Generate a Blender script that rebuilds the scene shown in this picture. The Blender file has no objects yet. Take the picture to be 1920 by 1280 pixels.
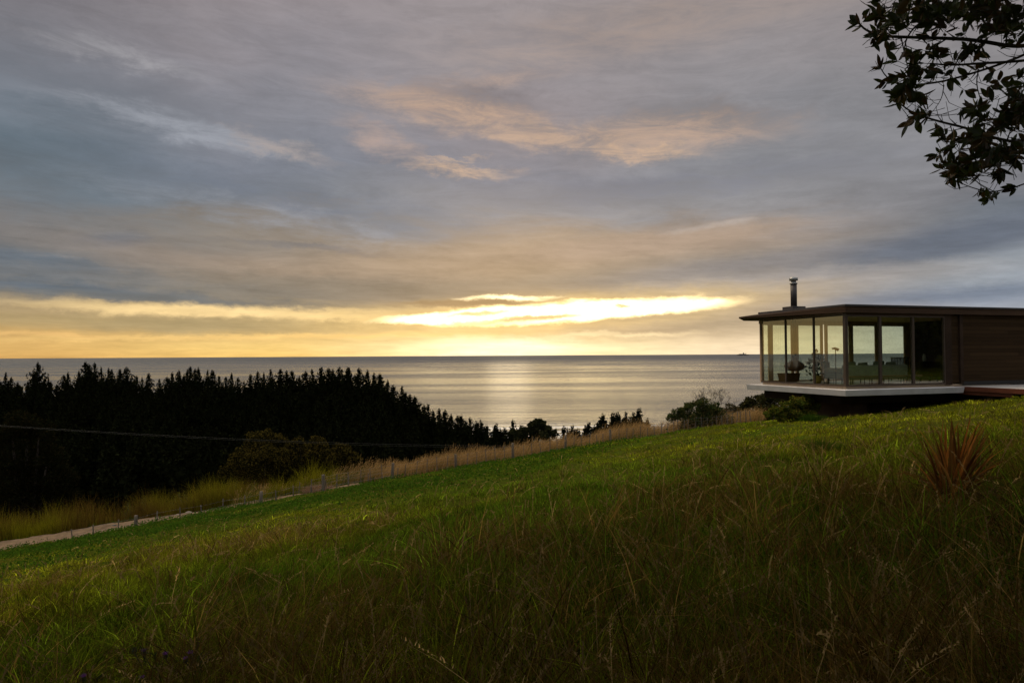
import bpy, math, random
import numpy as np
from mathutils import Vector, Matrix

random.seed(7)
RNG = np.random.default_rng(11)
SC = bpy.context.scene
COL = SC.collection
PI = math.pi

# ------------------------------------------------------------------ camera
F = 1280.0                       # focal length in pixels of the 1920 px photograph (24 mm on full frame)
PITCH = math.atan(26.0 / F)
ROLL = math.atan(0.0057)
_fw = np.array([0, math.cos(PITCH), math.sin(PITCH)])
_r0 = np.array([1.0, 0, 0])
_u0 = np.array([0, -math.sin(PITCH), math.cos(PITCH)])
_rt = _r0 * math.cos(ROLL) - _u0 * math.sin(ROLL)
_up = _u0 * math.cos(ROLL) + _r0 * math.sin(ROLL)


def pt(px, py, d):
    """world point seen at photo position px, py at distance d (along Y)"""
    v = _rt * ((px - 960) / F) + _up * ((640 - py) / F) + _fw
    v = v * (d / v[1])
    return v


def project(P):
    P = np.asarray(P, float)
    a = P @ _rt
    b = P @ _up
    c = P @ _fw
    c = np.where(np.abs(c) < 1e-6, 1e-6, c)
    return 960 + F * a / c, 640 - F * b / c, c


cam = bpy.data.cameras.new('camera')
cam.lens = 24
cam.sensor_width = 36
cam.sensor_fit = 'HORIZONTAL'
cam.clip_start = 0.05
cam.clip_end = 250000
co = bpy.data.objects.new('camera', cam)
COL.objects.link(co)
mw = Matrix.Identity(4)
for i in range(3):
    mw[i][0] = _rt[i]
    mw[i][1] = _up[i]
    mw[i][2] = -_fw[i]
co.matrix_world = mw
SC.camera = co

vs = SC.view_settings
vs.view_transform = 'Standard'
vs.look = 'None'
vs.exposure = 0
vs.gamma = 1
SC.cycles.use_adaptive_sampling = True
SC.cycles.adaptive_threshold = 0.02
SC.cycles.use_denoising = True
try:
    SC.cycles.denoiser = 'OPENIMAGEDENOISE'
    SC.cycles.denoising_input_passes = 'RGB_ALBEDO_NORMAL'
except Exception:
    pass
SC.cycles.max_bounces = 8
SC.cycles.diffuse_bounces = 2
SC.cycles.glossy_bounces = 4
SC.cycles.transmission_bounces = 6
SC.cycles.transparent_max_bounces = 16
SC.cycles.sample_clamp_indirect = 4
SC.cycles.caustics_reflective = False
SC.cycles.caustics_refractive = False


# ------------------------------------------------------------------ small helpers
def lin(r, g, b):
    def f(c):
        c /= 255.0
        return c / 12.92 if c <= 0.04045 else ((c + 0.055) / 1.055) ** 2.4
    return (f(r), f(g), f(b))


_perm = np.random.default_rng(3).random((256, 256))


def vnoise(x, y):
    x = np.asarray(x, float)
    y = np.asarray(y, float)
    xi = np.floor(x).astype(int)
    yi = np.floor(y).astype(int)
    xf = x - xi
    yf = y - yi
    xf = xf * xf * (3 - 2 * xf)
    yf = yf * yf * (3 - 2 * yf)
    a = _perm[xi & 255, yi & 255]
    b = _perm[(xi + 1) & 255, yi & 255]
    c = _perm[xi & 255, (yi + 1) & 255]
    d = _perm[(xi + 1) & 255, (yi + 1) & 255]
    return (a * (1 - xf) + b * xf) * (1 - yf) + (c * (1 - xf) + d * xf) * yf


def fbm(x, y, o=4):
    s = 0
    w = 0.5
    t = 0
    for k in range(o):
        s = s + w * vnoise(x * 2 ** k + 17.3 * k, y * 2 ** k + 5.1 * k)
        t += w
        w *= 0.5
    return s / t


def sstep(a, b, x):
    t = np.clip((x - a) / (b - a), 0, 1)
    return t * t * (3 - 2 * t)


class NT:
    """tiny wrapper to write node trees as expressions"""

    def __init__(self, tree):
        self.t = tree

    def n(self, typ, **kw):
        nd = self.t.nodes.new(typ)
        for k, v in kw.items():
            setattr(nd, k, v)
        return nd

    def put(self, sock, v):
        if isinstance(v, bpy.types.NodeSocket):
            self.t.links.new(v, sock)
        else:
            if sock.type == 'RGBA' and len(v) == 3:
                v = (*v, 1)
            sock.default_value = v

    def m(self, op, a, b=None, c=None, clamp=False):
        nd = self.n('ShaderNodeMath', operation=op, use_clamp=clamp)
        self.put(nd.inputs[0], a)
        if b is not None:
            self.put(nd.inputs[1], b)
        if c is not None:
            self.put(nd.inputs[2], c)
        return nd.outputs[0]

    def ss(self, a, b, x):
        nd = self.n('ShaderNodeMapRange', interpolation_type='SMOOTHSTEP')
        self.put(nd.inputs['Value'], x)
        self.put(nd.inputs['From Min'], a)
        self.put(nd.inputs['From Max'], b)
        return nd.outputs[0]

    def mix(self, f, a, b, blend='MIX'):
        nd = self.n('ShaderNodeMix', data_type='RGBA', blend_type=blend)
        self.put(nd.inputs[0], f)
        self.put(nd.inputs[6], a)
        self.put(nd.inputs[7], b)
        return nd.outputs[2]

    def vec(self, x, y, z):
        nd = self.n('ShaderNodeCombineXYZ')
        self.put(nd.inputs[0], x)
        self.put(nd.inputs[1], y)
        self.put(nd.inputs[2], z)
        return nd.outputs[0]

    def noise(self, v, scale, detail=3, rough=0.5, dist=0.0):
        nd = self.n('ShaderNodeTexNoise')
        self.put(nd.inputs['Vector'], v)
        nd.inputs['Scale'].default_value = scale
        nd.inputs['Detail'].default_value = detail
        nd.inputs['Roughness'].default_value = rough
        nd.inputs['Distortion'].default_value = dist
        return nd.outputs[0]

    def ramp(self, f, stops, interp='LINEAR'):
        nd = self.n('ShaderNodeValToRGB')
        cr = nd.color_ramp
        cr.interpolation = interp
        while len(cr.elements) < len(stops):
            cr.elements.new(0.5)
        for e, (p, c) in zip(cr.elements, stops):
            e.position = p
        for e, (p, c) in zip(cr.elements, stops):
            e.position = p
            e.color = (*c, 1)
        self.put(nd.inputs[0], f)
        return nd.outputs[0]


# ------------------------------------------------------------------ sky
SUN_AZ = math.atan((955 - 960) / F)
SUN_EL = math.radians(5.5)

world = bpy.data.worlds.new('World')
SC.world = world
world.use_nodes = True
wt = world.node_tree
wt.nodes.clear()
W = NT(wt)


def azel(px, py):
    v = pt(px, py, 1.0)
    v = v / np.linalg.norm(v)
    return math.atan2(v[0], v[1]), math.asin(v[2])


gen = W.n('ShaderNodeTexCoord').outputs['Generated']
sep = W.n('ShaderNodeSeparateXYZ')
W.put(sep.inputs[0], gen)
sx, sy, sz = sep.outputs
az = W.m('ARCTAN2', sx, sy)
el = W.m('ARCSINE', sz)
elp = W.m('MAXIMUM', el, 0.0)
# streaky noise fields (a cloud sheet seen at a grazing angle)
zz = W.m('ADD', W.m('MAXIMUM', sz, 0.0), 0.10)
plane = W.vec(W.m('DIVIDE', sx, zz), W.m('DIVIDE', sy, zz), 3.7)
n_big = W.noise(plane, 0.55, 6, 0.55, 0.4)
n_mid = W.noise(plane, 1.7, 7, 0.6, 0.6)
ang = W.vec(W.m('MULTIPLY', az, 7.0), W.m('MULTIPLY', el, 45.0), 1.3)
n_str = W.noise(ang, 1.0, 7, 0.6, 0.5)
ang2 = W.vec(W.m('MULTIPLY', W.m('ADD', az, W.m('MULTIPLY', el, 1.5)), 16.0), W.m('MULTIPLY', el, 130.0), 8.3)
n_fin = W.noise(ang2, 1.0, 5, 0.65, 0.3)
ang3 = W.vec(W.m('MULTIPLY', az, 20.0), W.m('MULTIPLY', el, 38.0), 4.4)
n_puf = W.noise(ang3, 1.0, 8, 0.65, 0.2)
ang4 = W.vec(W.m('MULTIPLY', W.m('ADD', az, W.m('MULTIPLY', el, 0.9)), 9.0), W.m('MULTIPLY', el, 42.0), 2.2)
n_wsp = W.noise(ang4, 1.0, 8, 0.72, 0.5)
wsp = W.ss(0.30, 0.66, n_wsp)


def cen(s):
    return W.m('SUBTRACT', s, 0.5)


# warped elevation for the base bands: warp shrinks towards the horizon
amp = W.m('MULTIPLY', W.ss(0.0, 0.30, elp), 1.0)
warp = W.m('ADD', W.m('MULTIPLY', cen(n_big), 0.20), W.m('MULTIPLY', cen(n_mid), 0.08))
warp = W.m('MULTIPLY', warp, amp)
warp = W.m('ADD', warp, W.m('MULTIPLY', cen(n_str), W.m('ADD', 0.008, W.m('MULTIPLY', amp, 0.03))))
elw = W.m('MAXIMUM', W.m('ADD', el, warp), 0.0)
ef = W.m('DIVIDE', elw, PI / 2)

rows = [664, 650, 628, 608, 588, 565, 535, 500, 455, 410, 330, 230, 120, 0]
cols = {
    0:    [(220,172,100),(224,180,108),(212,172,108),(180,155,110),(168,146,112),(140,130,116),(108,112,118),(112,115,120),(118,116,117),(112,118,125),(100,113,124),(118,124,134),(124,122,128),(118,113,117)],
    500:  [(250,205,120),(248,210,128),(226,190,124),(190,165,118),(186,160,116),(132,124,114),(126,122,118),(132,124,118),(146,134,122),(122,128,138),(120,125,137),(134,135,144),(142,138,144),(146,138,141)],
    960:  [(255,238,180),(255,240,190),(248,220,155),(205,180,130),(200,175,132),(160,142,120),(142,130,116),(156,140,122),(168,148,128),(146,144,148),(130,131,142),(146,138,142),(148,142,146),(155,146,147)],
    1400: [(252,232,196),(244,222,186),(226,204,170),(186,168,144),(164,151,139),(150,140,134),(150,143,140),(150,140,132),(150,136,126),(146,144,147),(134,135,141),(138,137,142),(150,144,146),(150,140,138)],
    1920: [(196,192,192),(190,188,190),(176,178,184),(160,166,176),(148,156,170),(150,158,170),(146,152,160),(128,134,144),(108,114,124),(122,122,128),(138,137,141),(138,136,139),(138,131,132),(124,118,118)],
}
base = None
prev = None
for cx, cl in cols.items():
    st = []
    for ry, c in zip(rows, cl):
        a_, e_ = azel(960, ry)
        st.append((max(0.0, e_) / (PI / 2), lin(*c)))
    st[0] = (0.0, st[0][1])
    st.append((0.45, (0.80, 0.80, 0.80)))
    st.append((0.65, (1.0, 0.99, 0.98)))
    st.append((1.0, (1.15, 1.14, 1.12)))
    r = W.ramp(ef, st)
    a_ = azel(cx, 640)[0]
    if base is None:
        base = r
    else:
        base = W.mix(W.ss(prev, a_, az), base, r)
    prev = a_
# the sky behind the viewer: pale, slightly blue cloud
back = W.ramp(ef, [(0.0, (0.20, 0.21, 0.25)), (0.15, (0.30, 0.31, 0.35)), (0.45, (0.56, 0.56, 0.58)), (0.65, (0.85, 0.85, 0.86)), (1.0, (1.15, 1.14, 1.12))])
base = W.mix(W.ss(0.95, 1.7, W.m('ABSOLUTE', az)), base, back)

# warped coordinates for single clouds
bx = W.m('ADD', az, W.m('ADD', W.m('MULTIPLY', cen(n_str), 0.10), W.m('MULTIPLY', cen(n_puf), 0.05)))
by = W.m('ADD', el, W.m('ADD', W.m('MULTIPLY', cen(n_puf), 0.022), W.m('MULTIPLY', cen(n_str), 0.012)))
by_hi = W.m('ADD', el, W.m('ADD', W.m('MULTIPLY', cen(n_puf), 0.05), W.m('MULTIPLY', cen(n_mid), 0.04)))


def blob(cur, px, py, rx, ry, rot, col, soft, k=1.0, op=1.0, hi=False):
    a0, e0 = azel(px, py)
    dx = W.m('SUBTRACT', bx, a0)
    dy = W.m('SUBTRACT', by_hi if hi else by, e0)
    c, s = math.cos(math.radians(rot)), math.sin(math.radians(rot))
    ca = 1 / (1 + ((px - 960) / F) ** 2)
    rx = rx / F * ca
    ry = ry / F * math.sqrt(ca)
    u = W.m('ADD', W.m('MULTIPLY', dx, c / rx), W.m('MULTIPLY', dy, s / rx))
    v = W.m('ADD', W.m('MULTIPLY', dx, -s / ry), W.m('MULTIPLY', dy, c / ry))
    r = W.m('SQRT', W.m('ADD', W.m('MULTIPLY', u, u), W.m('MULTIPLY', v, v)))
    f = W.ss(1.0 + soft, 1.0 - soft, r)
    if hi:
        f = W.m('MULTIPLY', f, W.m('MULTIPLY_ADD', wsp, 0.85 * op, 0.15 * op))
    elif op != 1.0:
        f = W.m('MULTIPLY', f, op)
    cc = tuple(x * k for x in lin(*col))
    return W.mix(f, cur, cc)


sky = base
B = [
    # px, py, rx, ry, rot(up to the right +), colour, softness, gain, opacity, high
    (160, 330, 330, 60, -8, (98, 110, 121), 0.8, 1, 0.75, True),
    (560, 375, 300, 30, -7, (108, 115, 130), 0.8, 1, 0.7, True),
    (250, 190, 260, 36, -6, (112, 114, 122), 0.8, 1, 0.7, True),
    (240, 108, 130, 16, -3, (168, 166, 169), 0.95, 1, 0.6, True),
    (330, 236, 190, 18, -5, (164, 168, 177), 0.95, 1, 0.6, True),
    (520, 272, 80, 14, -14, (165, 153, 148), 0.9, 1, 0.8, True),
    (560, 420, 260, 22, -8, (148, 151, 160), 0.9, 1, 0.7, True),
    (720, 266, 60, 22, -22, (172, 152, 144), 0.9, 1, 0.9, True),
    (1180, 60, 330, 40, 4, (160, 142, 132), 0.9, 1, 0.7, True),
    (900, 150, 110, 14, 8, (172, 150, 138), 0.9, 1, 0.8, True),
    (890, 188, 110, 24, -3, (114, 107, 110), 0.9, 1, 0.9, True),
    (1340, 225, 120, 24, -6, (128, 118, 116), 0.9, 1, 0.8, True),
    (1230, 350, 300, 22, 3, (118, 120, 132), 0.9, 1, 0.75, True),
    (1600, 300, 120, 40, 0, (124, 124, 130), 0.9, 1, 0.5, True),
    (860, 212, 165, 24, -9, (190, 160, 138), 0.9, 1, 0.9, True),
    (1060, 262, 190, 19, -7, (196, 166, 142), 0.85, 1, 0.95, True),
    (1240, 250, 170, 22, -4, (188, 160, 140), 0.9, 1, 0.9, True),
    (1200, 282, 90, 9, -5, (204, 172, 144), 0.7, 1, 0.9, True),
    (860, 317, 80, 10, -4, (206, 174, 146), 0.8, 1, 1.0, True),
    (850, 296, 60, 4, 0, (190, 165, 145), 0.6, 1, 0.7, True),
    (1320, 427, 60, 5, 6, (185, 178, 175), 0.8, 1, 0.9, False),
    (200, 452, 60, 12, 5, (88, 100, 116), 0.9, 1, 0.8, False),
    (120, 540, 250, 12, -3, (88, 100, 114), 0.9, 1, 0.9, False),
    (330, 562, 260, 8, -2, (106, 110, 114), 0.8, 1, 0.85, False),
    (90, 490, 200, 10, -5, (96, 106, 118), 0.8, 1, 0.8, False),
    (640, 470, 160, 5, -3, (112, 112, 118), 0.8, 1, 0.7, False),
    (420, 500, 330, 22, -6, (146, 130, 117), 0.9, 1, 0.6, False),
    (900, 490, 420, 30, 3, (168, 146, 124), 0.7, 1, 0.8, False),
    (1230, 455, 250, 22, 4, (172, 150, 132), 0.6, 1, 0.85, False),
    (1560, 476, 330, 18, 4, (130, 126, 128), 0.7, 1, 0.85, False),
    (1790, 452, 250, 32, 8, (98, 105, 119), 0.6, 1, 0.97, False),
    (1480, 525, 260, 16, 1, (164, 156, 152), 0.9, 1, 0.8, False),
    (1800, 552, 260, 14, 2, (112, 124, 144), 0.9, 1, 0.8, False),
    (700, 545, 330, 16, -3, (132, 122, 110), 0.8, 1, 0.8, False),
    (1250, 615, 270, 20, 2, (176, 158, 132), 0.8, 1, 0.8, False),
    (420, 585, 290, 11, -1, (252, 218, 155), 0.7, 1.05, 0.95, False),
    (640, 597, 90, 6, -6, (248, 214, 150), 0.8, 1.0, 0.9, False),
    (380, 612, 290, 13, -1, (172, 152, 112), 0.8, 1, 0.9, False),
    (60, 628, 120, 5, -2, (236, 190, 120), 0.8, 1, 0.8, False),
    (480, 632, 380, 4, 1, (252, 208, 130), 0.9, 1, 0.8, False),
    (1160, 627, 110, 4, 0, (252, 228, 180), 0.9, 1, 0.8, False),
]
for b in B:
    sky = blob(sky, *b)
# the glow above the horizon where the sun stands behind thin cloud
sky = blob(sky, 950, 655, 230, 22, 0, (255, 236, 180), 0.95, 1.0, 0.6)
sky = blob(sky, 945, 655, 120, 18, 0, (255, 248, 214), 0.95, 1.25, 0.9)
# the white gap in the cloud bank
sky = blob(sky, 1050, 584, 340, 27, 3, (255, 216, 140), 0.85, 1.0, 0.8)
gap = blob(sky, 1085, 583, 225, 16, 2.6, (255, 226, 164), 0.5, 4.8, 1.0)
gap = blob(gap, 855, 593, 130, 8.5, 4, (255, 232, 180), 0.5, 3.4, 1.0)
gap = blob(gap, 1265, 572, 80, 6, 4, (255, 232, 180), 0.5, 2.6, 1.0)
gap = blob(gap, 960, 558, 75, 4.5, 1, (255, 232, 180), 0.6, 2.0, 1.0)
gap = blob(gap, 875, 569, 130, 7.5, 1, (150, 126, 96), 0.5, 1.0, 0.97)
gap = blob(gap, 1155, 576, 20, 4, 0, (196, 170, 128), 0.6, 1.0, 0.9)
gap = blob(gap, 900, 588, 60, 3.5, 2, (226, 196, 138), 0.7, 1.0, 0.9)
gap = blob(gap, 1000, 596, 110, 5, 4, (205, 178, 128), 0.6, 1.0, 0.95)
gap = blob(gap, 1240, 592, 120, 5, 5, (190, 166, 128), 0.7, 1.0, 0.9)
sky = gap
# bright patch added to the unseen upper left sky to light the mid-slope
dv = W.n('ShaderNodeVectorMath', operation='DOT_PRODUCT')
W.put(dv.inputs[0], gen)
_pa, _pe = math.radians(-52), math.radians(52)
dv.inputs[1].default_value = (math.sin(_pa) * math.cos(_pe), math.cos(_pa) * math.cos(_pe), math.sin(_pe))
sky = W.mix(W.ss(math.cos(math.radians(20)), math.cos(math.radians(12)), W.m('ADD', dv.outputs['Value'], W.m('MULTIPLY', cen(n_big), 0.03))), sky, (8.5, 6.8, 4.6))
# fine structure
fine = W.m('ADD', 1.0, W.m('ADD', W.m('MULTIPLY', cen(n_fin), W.m('MULTIPLY', W.ss(0.30, 0.08, el), 0.48)),
                             W.m('ADD', W.m('MULTIPLY', cen(n_mid), 0.46), W.m('MULTIPLY_ADD', cen(n_puf), 0.16, W.m('MULTIPLY', cen(wsp), W.m('MULTIPLY', W.ss(0.03, 0.10, el), 0.17))))))
nd = W.n('ShaderNodeVectorMath', operation='SCALE')
W.put(nd.inputs[0], sky)
W.put(nd.inputs['Scale'], W.m('MULTIPLY', fine, 10.0))
sky = nd.outputs[0]
nis = W.n('ShaderNodeTexSky', sky_type='NISHITA')
nis.sun_disc = False
nis.sun_elevation = SUN_EL
nis.sun_rotation = SUN_AZ
sky = W.mix(0.04, sky, nis.outputs[0])
# below the horizon: dim
sky = W.mix(W.ss(-0.002, -0.05, el), sky, (0.6, 0.6, 0.6))
bg = W.n('ShaderNodeBackground')
W.put(bg.inputs[0], sky)
bg.inputs[1].default_value = 0.1
wo = W.n('ShaderNodeOutputWorld')
wt.links.new(bg.outputs[0], wo.inputs[0])
try:
    world.cycles.sampling_method = 'MANUAL'
    world.cycles.sample_map_resolution = 1024
except Exception:
    pass

sun = bpy.data.lights.new('sun', 'SUN')
sun.energy = 0.007
sun.angle = math.radians(4)
sun.color = (1.0, 0.80, 0.52)
so = bpy.data.objects.new('sun', sun)
COL.objects.link(so)
sd = Vector((math.sin(SUN_AZ) * math.cos(SUN_EL), math.cos(SUN_AZ) * math.cos(SUN_EL), math.sin(SUN_EL)))
so.rotation_euler = sd.to_track_quat('Z', 'Y').to_euler()
so.location = (0, 40, 60)


# ------------------------------------------------------------------ materials
MATS = {}


def mat(name, col, rough=0.7, var=0.0, vscale=3.0, bump=0.0, bscale=20.0, metal=0.0, spec=0.3, stretch=(1, 1, 1), col2=None):
    m = bpy.data.materials.new(name)
    m.use_nodes = True
    T = NT(m.node_tree)
    p = m.node_tree.nodes['Principled BSDF']
    p.inputs['Roughness'].default_value = rough
    p.inputs['Metallic'].default_value = metal
    p.inputs['Specular IOR Level'].default_value = spec
    tc = T.n('ShaderNodeTexCoord').outputs['Object']
    mp = T.n('ShaderNodeMapping')
    T.put(mp.inputs[0], tc)
    mp.inputs['Scale'].default_value = stretch
    v = mp.outputs[0]
    if var or col2:
        n = T.noise(v, vscale, 5, 0.6)
        n = T.ss(0.3, 0.7, n)
        lo = tuple(c * (1 - var) for c in col)
        hi = col2 if col2 else tuple(min(1, c * (1 + var)) for c in col)
        T.put(p.inputs['Base Color'], T.mix(n, lo, hi))
    else:
        p.inputs['Base Color'].default_value = (*col, 1)
    if bump:
        b = T.n('ShaderNodeBump')
        b.inputs['Strength'].default_value = bump
        b.inputs['Distance'].default_value = 0.02
        T.put(b.inputs['Height'], T.noise(v, bscale, 4, 0.6))
        T.put(p.inputs['Normal'], b.outputs[0])
    MATS[name] = m
    return m


def leaf_mat(name, trans=0.35, attr='tint', gloss=0.0):
    """foliage: colour per leaf or blade from a mesh attribute, thin and partly see-through to light"""
    m = bpy.data.materials.new(name)
    m.use_nodes = True
    t = m.node_tree
    t.nodes.clear()
    T = NT(t)
    a = T.n('ShaderNodeAttribute', attribute_name=attr).outputs['Color']
    d = T.n('ShaderNodeBsdfDiffuse')
    T.put(d.inputs[0], a)
    tr = T.n('ShaderNodeBsdfTranslucent')
    T.put(tr.inputs[0], a)
    mx = T.n('ShaderNodeMixShader')
    mx.inputs[0].default_value = trans
    t.links.new(d.outputs[0], mx.inputs[1])
    t.links.new(tr.outputs[0], mx.inputs[2])
    out = mx.outputs[0]
    if gloss:
        g = T.n('ShaderNodeBsdfGlossy')
        g.inputs['Roughness'].default_value = 0.35
        g.inputs[0].default_value = (1, 1, 1, 1)
        m2 = T.n('ShaderNodeMixShader')
        m2.inputs[0].default_value = gloss
        t.links.new(out, m2.inputs[1])
        t.links.new(g.outputs[0], m2.inputs[2])
        out = m2.outputs[0]
    o = T.n('ShaderNodeOutputMaterial')
    t.links.new(out, o.inputs[0])
    MATS[name] = m
    return m


# ------------------------------------------------------------------ objects
def tag(o, label=None, cat=None, group=None, kind=None):
    if label:
        o['label'] = label
    if cat:
        o['category'] = cat
    if group:
        o['group'] = group
    if kind:
        o['kind'] = kind
    return o


def empty(name, loc, rz=0.0):
    o = bpy.data.objects.new(name, None)
    COL.objects.link(o)
    o.empty_display_size = 0.3
    o.location = loc
    o.rotation_euler = (0, 0, rz)
    return o


def link_mesh(name, me, m, parent=None, loc=None):
    o = bpy.data.objects.new(name, me)
    COL.objects.link(o)
    if m is not None and not me.materials:
        me.materials.append(m)
    if parent is not None:
        o.parent = parent
    if loc is not None:
        o.location = loc
    return o


def np_mesh(name, V, quads=None, tris=None, tint=None, smooth=False):
    me = bpy.data.meshes.new(name)
    V = np.ascontiguousarray(V, dtype=np.float32)
    q = np.zeros((0, 4), int) if quads is None else np.asarray(quads)
    t = np.zeros((0, 3), int) if tris is None else np.asarray(tris)
    me.vertices.add(len(V))
    me.vertices.foreach_set('co', V.ravel())
    nl = q.size + t.size
    me.loops.add(nl)
    li = np.concatenate([q.ravel(), t.ravel()]).astype(np.int32)
    me.loops.foreach_set('vertex_index', li)
    me.polygons.add(len(q) + len(t))
    st = np.concatenate([np.arange(len(q)) * 4, q.size + np.arange(len(t)) * 3]).astype(np.int32)
    me.polygons.foreach_set('loop_start', st)
    if smooth:
        me.polygons.foreach_set('use_smooth', np.ones(len(st), bool))
    me.update(calc_edges=True)
    if tint is not None:
        a = me.attributes.new('tint', 'FLOAT_COLOR', 'POINT')
        c = np.ones((len(V), 4), np.float32)
        c[:, :3] = tint
        a.data.foreach_set('color', c.ravel())
    return me


class MB:
    """collects simple shapes and links them as ONE mesh object"""

    def __init__(self, off=(0, 0, 0)):
        self.v = []
        self.f = []
        self.off = off
        self.sm = []

    def add(self, vs_, fs, smooth=False):
        n = len(self.v)
        for p in vs_:
            self.v.append((p[0] + self.off[0], p[1] + self.off[1], p[2] + self.off[2]))
        for f in fs:
            self.f.append([i + n for i in f])
            self.sm.append(smooth)
        return self

    def box(self, x0, x1, y0, y1, z0, z1):
        v = [(x0, y0, z0), (x1, y0, z0), (x1, y1, z0), (x0, y1, z0), (x0, y0, z1), (x1, y0, z1), (x1, y1, z1), (x0, y1, z1)]
        return self.add(v, [(0, 3, 2, 1), (4, 5, 6, 7), (0, 1, 5, 4), (1, 2, 6, 5), (2, 3, 7, 6), (3, 0, 4, 7)])

    def hexa(self, lo, hi):
        """four bottom points, four top points"""
        n = len(lo)
        f = [tuple(range(n))[::-1], tuple(range(n, 2 * n))]
        for i in range(n):
            j = (i + 1) % n
            f.append((i, j, n + j, n + i))
        return self.add(list(lo) + list(hi), f)

    def tube(self, pts, rad, n=8, smooth=True, cap=True):
        pts = [Vector(p) for p in pts]
        if not hasattr(rad, '__len__'):
            rad = [rad] * len(pts)
        vs_ = []
        fs = []
        ref = None
        for i, p in enumerate(pts):
            a = pts[max(0, i - 1)]
            b = pts[min(len(pts) - 1, i + 1)]
            d = (b - a).normalized()
            if ref is None:
                ref = d.orthogonal().normalized()
            ref = (ref - d * ref.dot(d))
            ref = ref.normalized() if ref.length > 1e-6 else d.orthogonal().normalized()
            bi = d.cross(ref)
            for k in range(n):
                t = 2 * PI * k / n
                vs_.append(p + (ref * math.cos(t) + bi * math.sin(t)) * rad[i])
        for i in range(len(pts) - 1):
            for k in range(n):
                k2 = (k + 1) % n
                fs.append((i * n + k, i * n + k2, (i + 1) * n + k2, (i + 1) * n + k))
        if cap:
            fs.append(tuple(range(n))[::-1])
            fs.append(tuple(range((len(pts) - 1) * n, len(pts) * n)))
        return self.add(vs_, fs, smooth)

    def lathe(self, prof, c=(0, 0, 0), n=20, smooth=True, sx=1.0, sy=1.0):
        vs_ = []
        fs = []
        for r, z in prof:
            for k in range(n):
                t = 2 * PI * k / n
                vs_.append((c[0] + r * sx * math.cos(t), c[1] + r * sy * math.sin(t), c[2] + z))
        for i in range(len(prof) - 1):
            for k in range(n):
                k2 = (k + 1) % n
                fs.append((i * n + k, i * n + k2, (i + 1) * n + k2, (i + 1) * n + k))
        fs.append(tuple(range(n))[::-1])
        fs.append(tuple(range((len(prof) - 1) * n, len(prof) * n)))
        return self.add(vs_, fs, smooth)

    def build(self, name, m, parent=None, bevel=0.0):
        me = bpy.data.meshes.new(name)
        me.from_pydata(self.v, [], self.f)
        me.polygons.foreach_set('use_smooth', self.sm)
        me.update()
        o = link_mesh(name, me, m, parent)
        if bevel:
            b = o.modifiers.new('bevel', 'BEVEL')
            b.width = bevel
            b.segments = 2
            b.limit_method = 'ANGLE'
        return o


def blades(P, h, lean, phi, w, psi, K=3, droop=0.35, prof=0.8):
    """grass blades: arrays of base points, heights, sideways reach (fraction of height), lean azimuth, width, facing"""
    N = len(P)
    V = np.zeros((N, 2 * K + 1, 3), np.float32)
    sxv = np.cos(psi)
    syv = np.sin(psi)
    for k in range(K + 1):
        t = k / K
        zc = h * (t - droop * np.minimum(lean, 1.6) * t * t)
        hx = h * lean * t ** 1.8
        cx = P[:, 0] + hx * np.cos(phi)
        cy = P[:, 1] + hx * np.sin(phi)
        cz = P[:, 2] + zc
        if k < K:
            ww = w * (1 - t) ** prof * 0.5
            V[:, 2 * k] = np.stack([cx - ww * sxv, cy - ww * syv, cz], 1)
            V[:, 2 * k + 1] = np.stack([cx + ww * sxv, cy + ww * syv, cz], 1)
        else:
            V[:, 2 * K] = np.stack([cx, cy, cz], 1)
    base_i = (np.arange(N) * (2 * K + 1))[:, None]
    q = []
    for k in range(K - 1):
        q.append(base_i + np.array([[2 * k, 2 * k + 1, 2 * k + 3, 2 * k + 2]]))
    q = np.concatenate(q) if q else np.zeros((0, 4), int)
    t = base_i + np.array([[2 * K - 2, 2 * K - 1, 2 * K]])
    return V.reshape(-1, 3), q, t, 2 * K + 1


def join_np(parts):
    Vs, Qs, Ts, Cs = [], [], [], []
    n = 0
    for V, q, t, c in parts:
        Vs.append(V)
        if q is not None and len(q):
            Qs.append(q + n)
        if t is not None and len(t):
            Ts.append(t + n)
        Cs.append(c)
        n += len(V)
    return (np.concatenate(Vs), np.concatenate(Qs) if Qs else None, np.concatenate(Ts) if Ts else None, np.concatenate(Cs))


def leaf_quads(P, size, rng, aspect=0.5, up=0.0, fold=True):
    """diamond shaped leaves with random attitude at points P"""
    N = len(P)
    a = rng.normal(size=(N, 3))
    a[:, 2] += up
    a /= np.linalg.norm(a, axis=1)[:, None]
    b = rng.normal(size=(N, 3))
    b = np.cross(a, b)
    b /= np.linalg.norm(b, axis=1)[:, None]
    s = (size * rng.uniform(0.6, 1.3, N))[:, None]
    V = np.zeros((N, 4, 3))
    V[:, 0] = P - a * s * 0.5
    V[:, 1] = P + b * s * aspect * 0.5
    V[:, 2] = P + a * s * 0.5
    V[:, 3] = P - b * s * aspect * 0.5
    q = (np.arange(N) * 4)[:, None] + np.array([[0, 1, 2, 3]])
    return V.reshape(-1, 3), q

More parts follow.
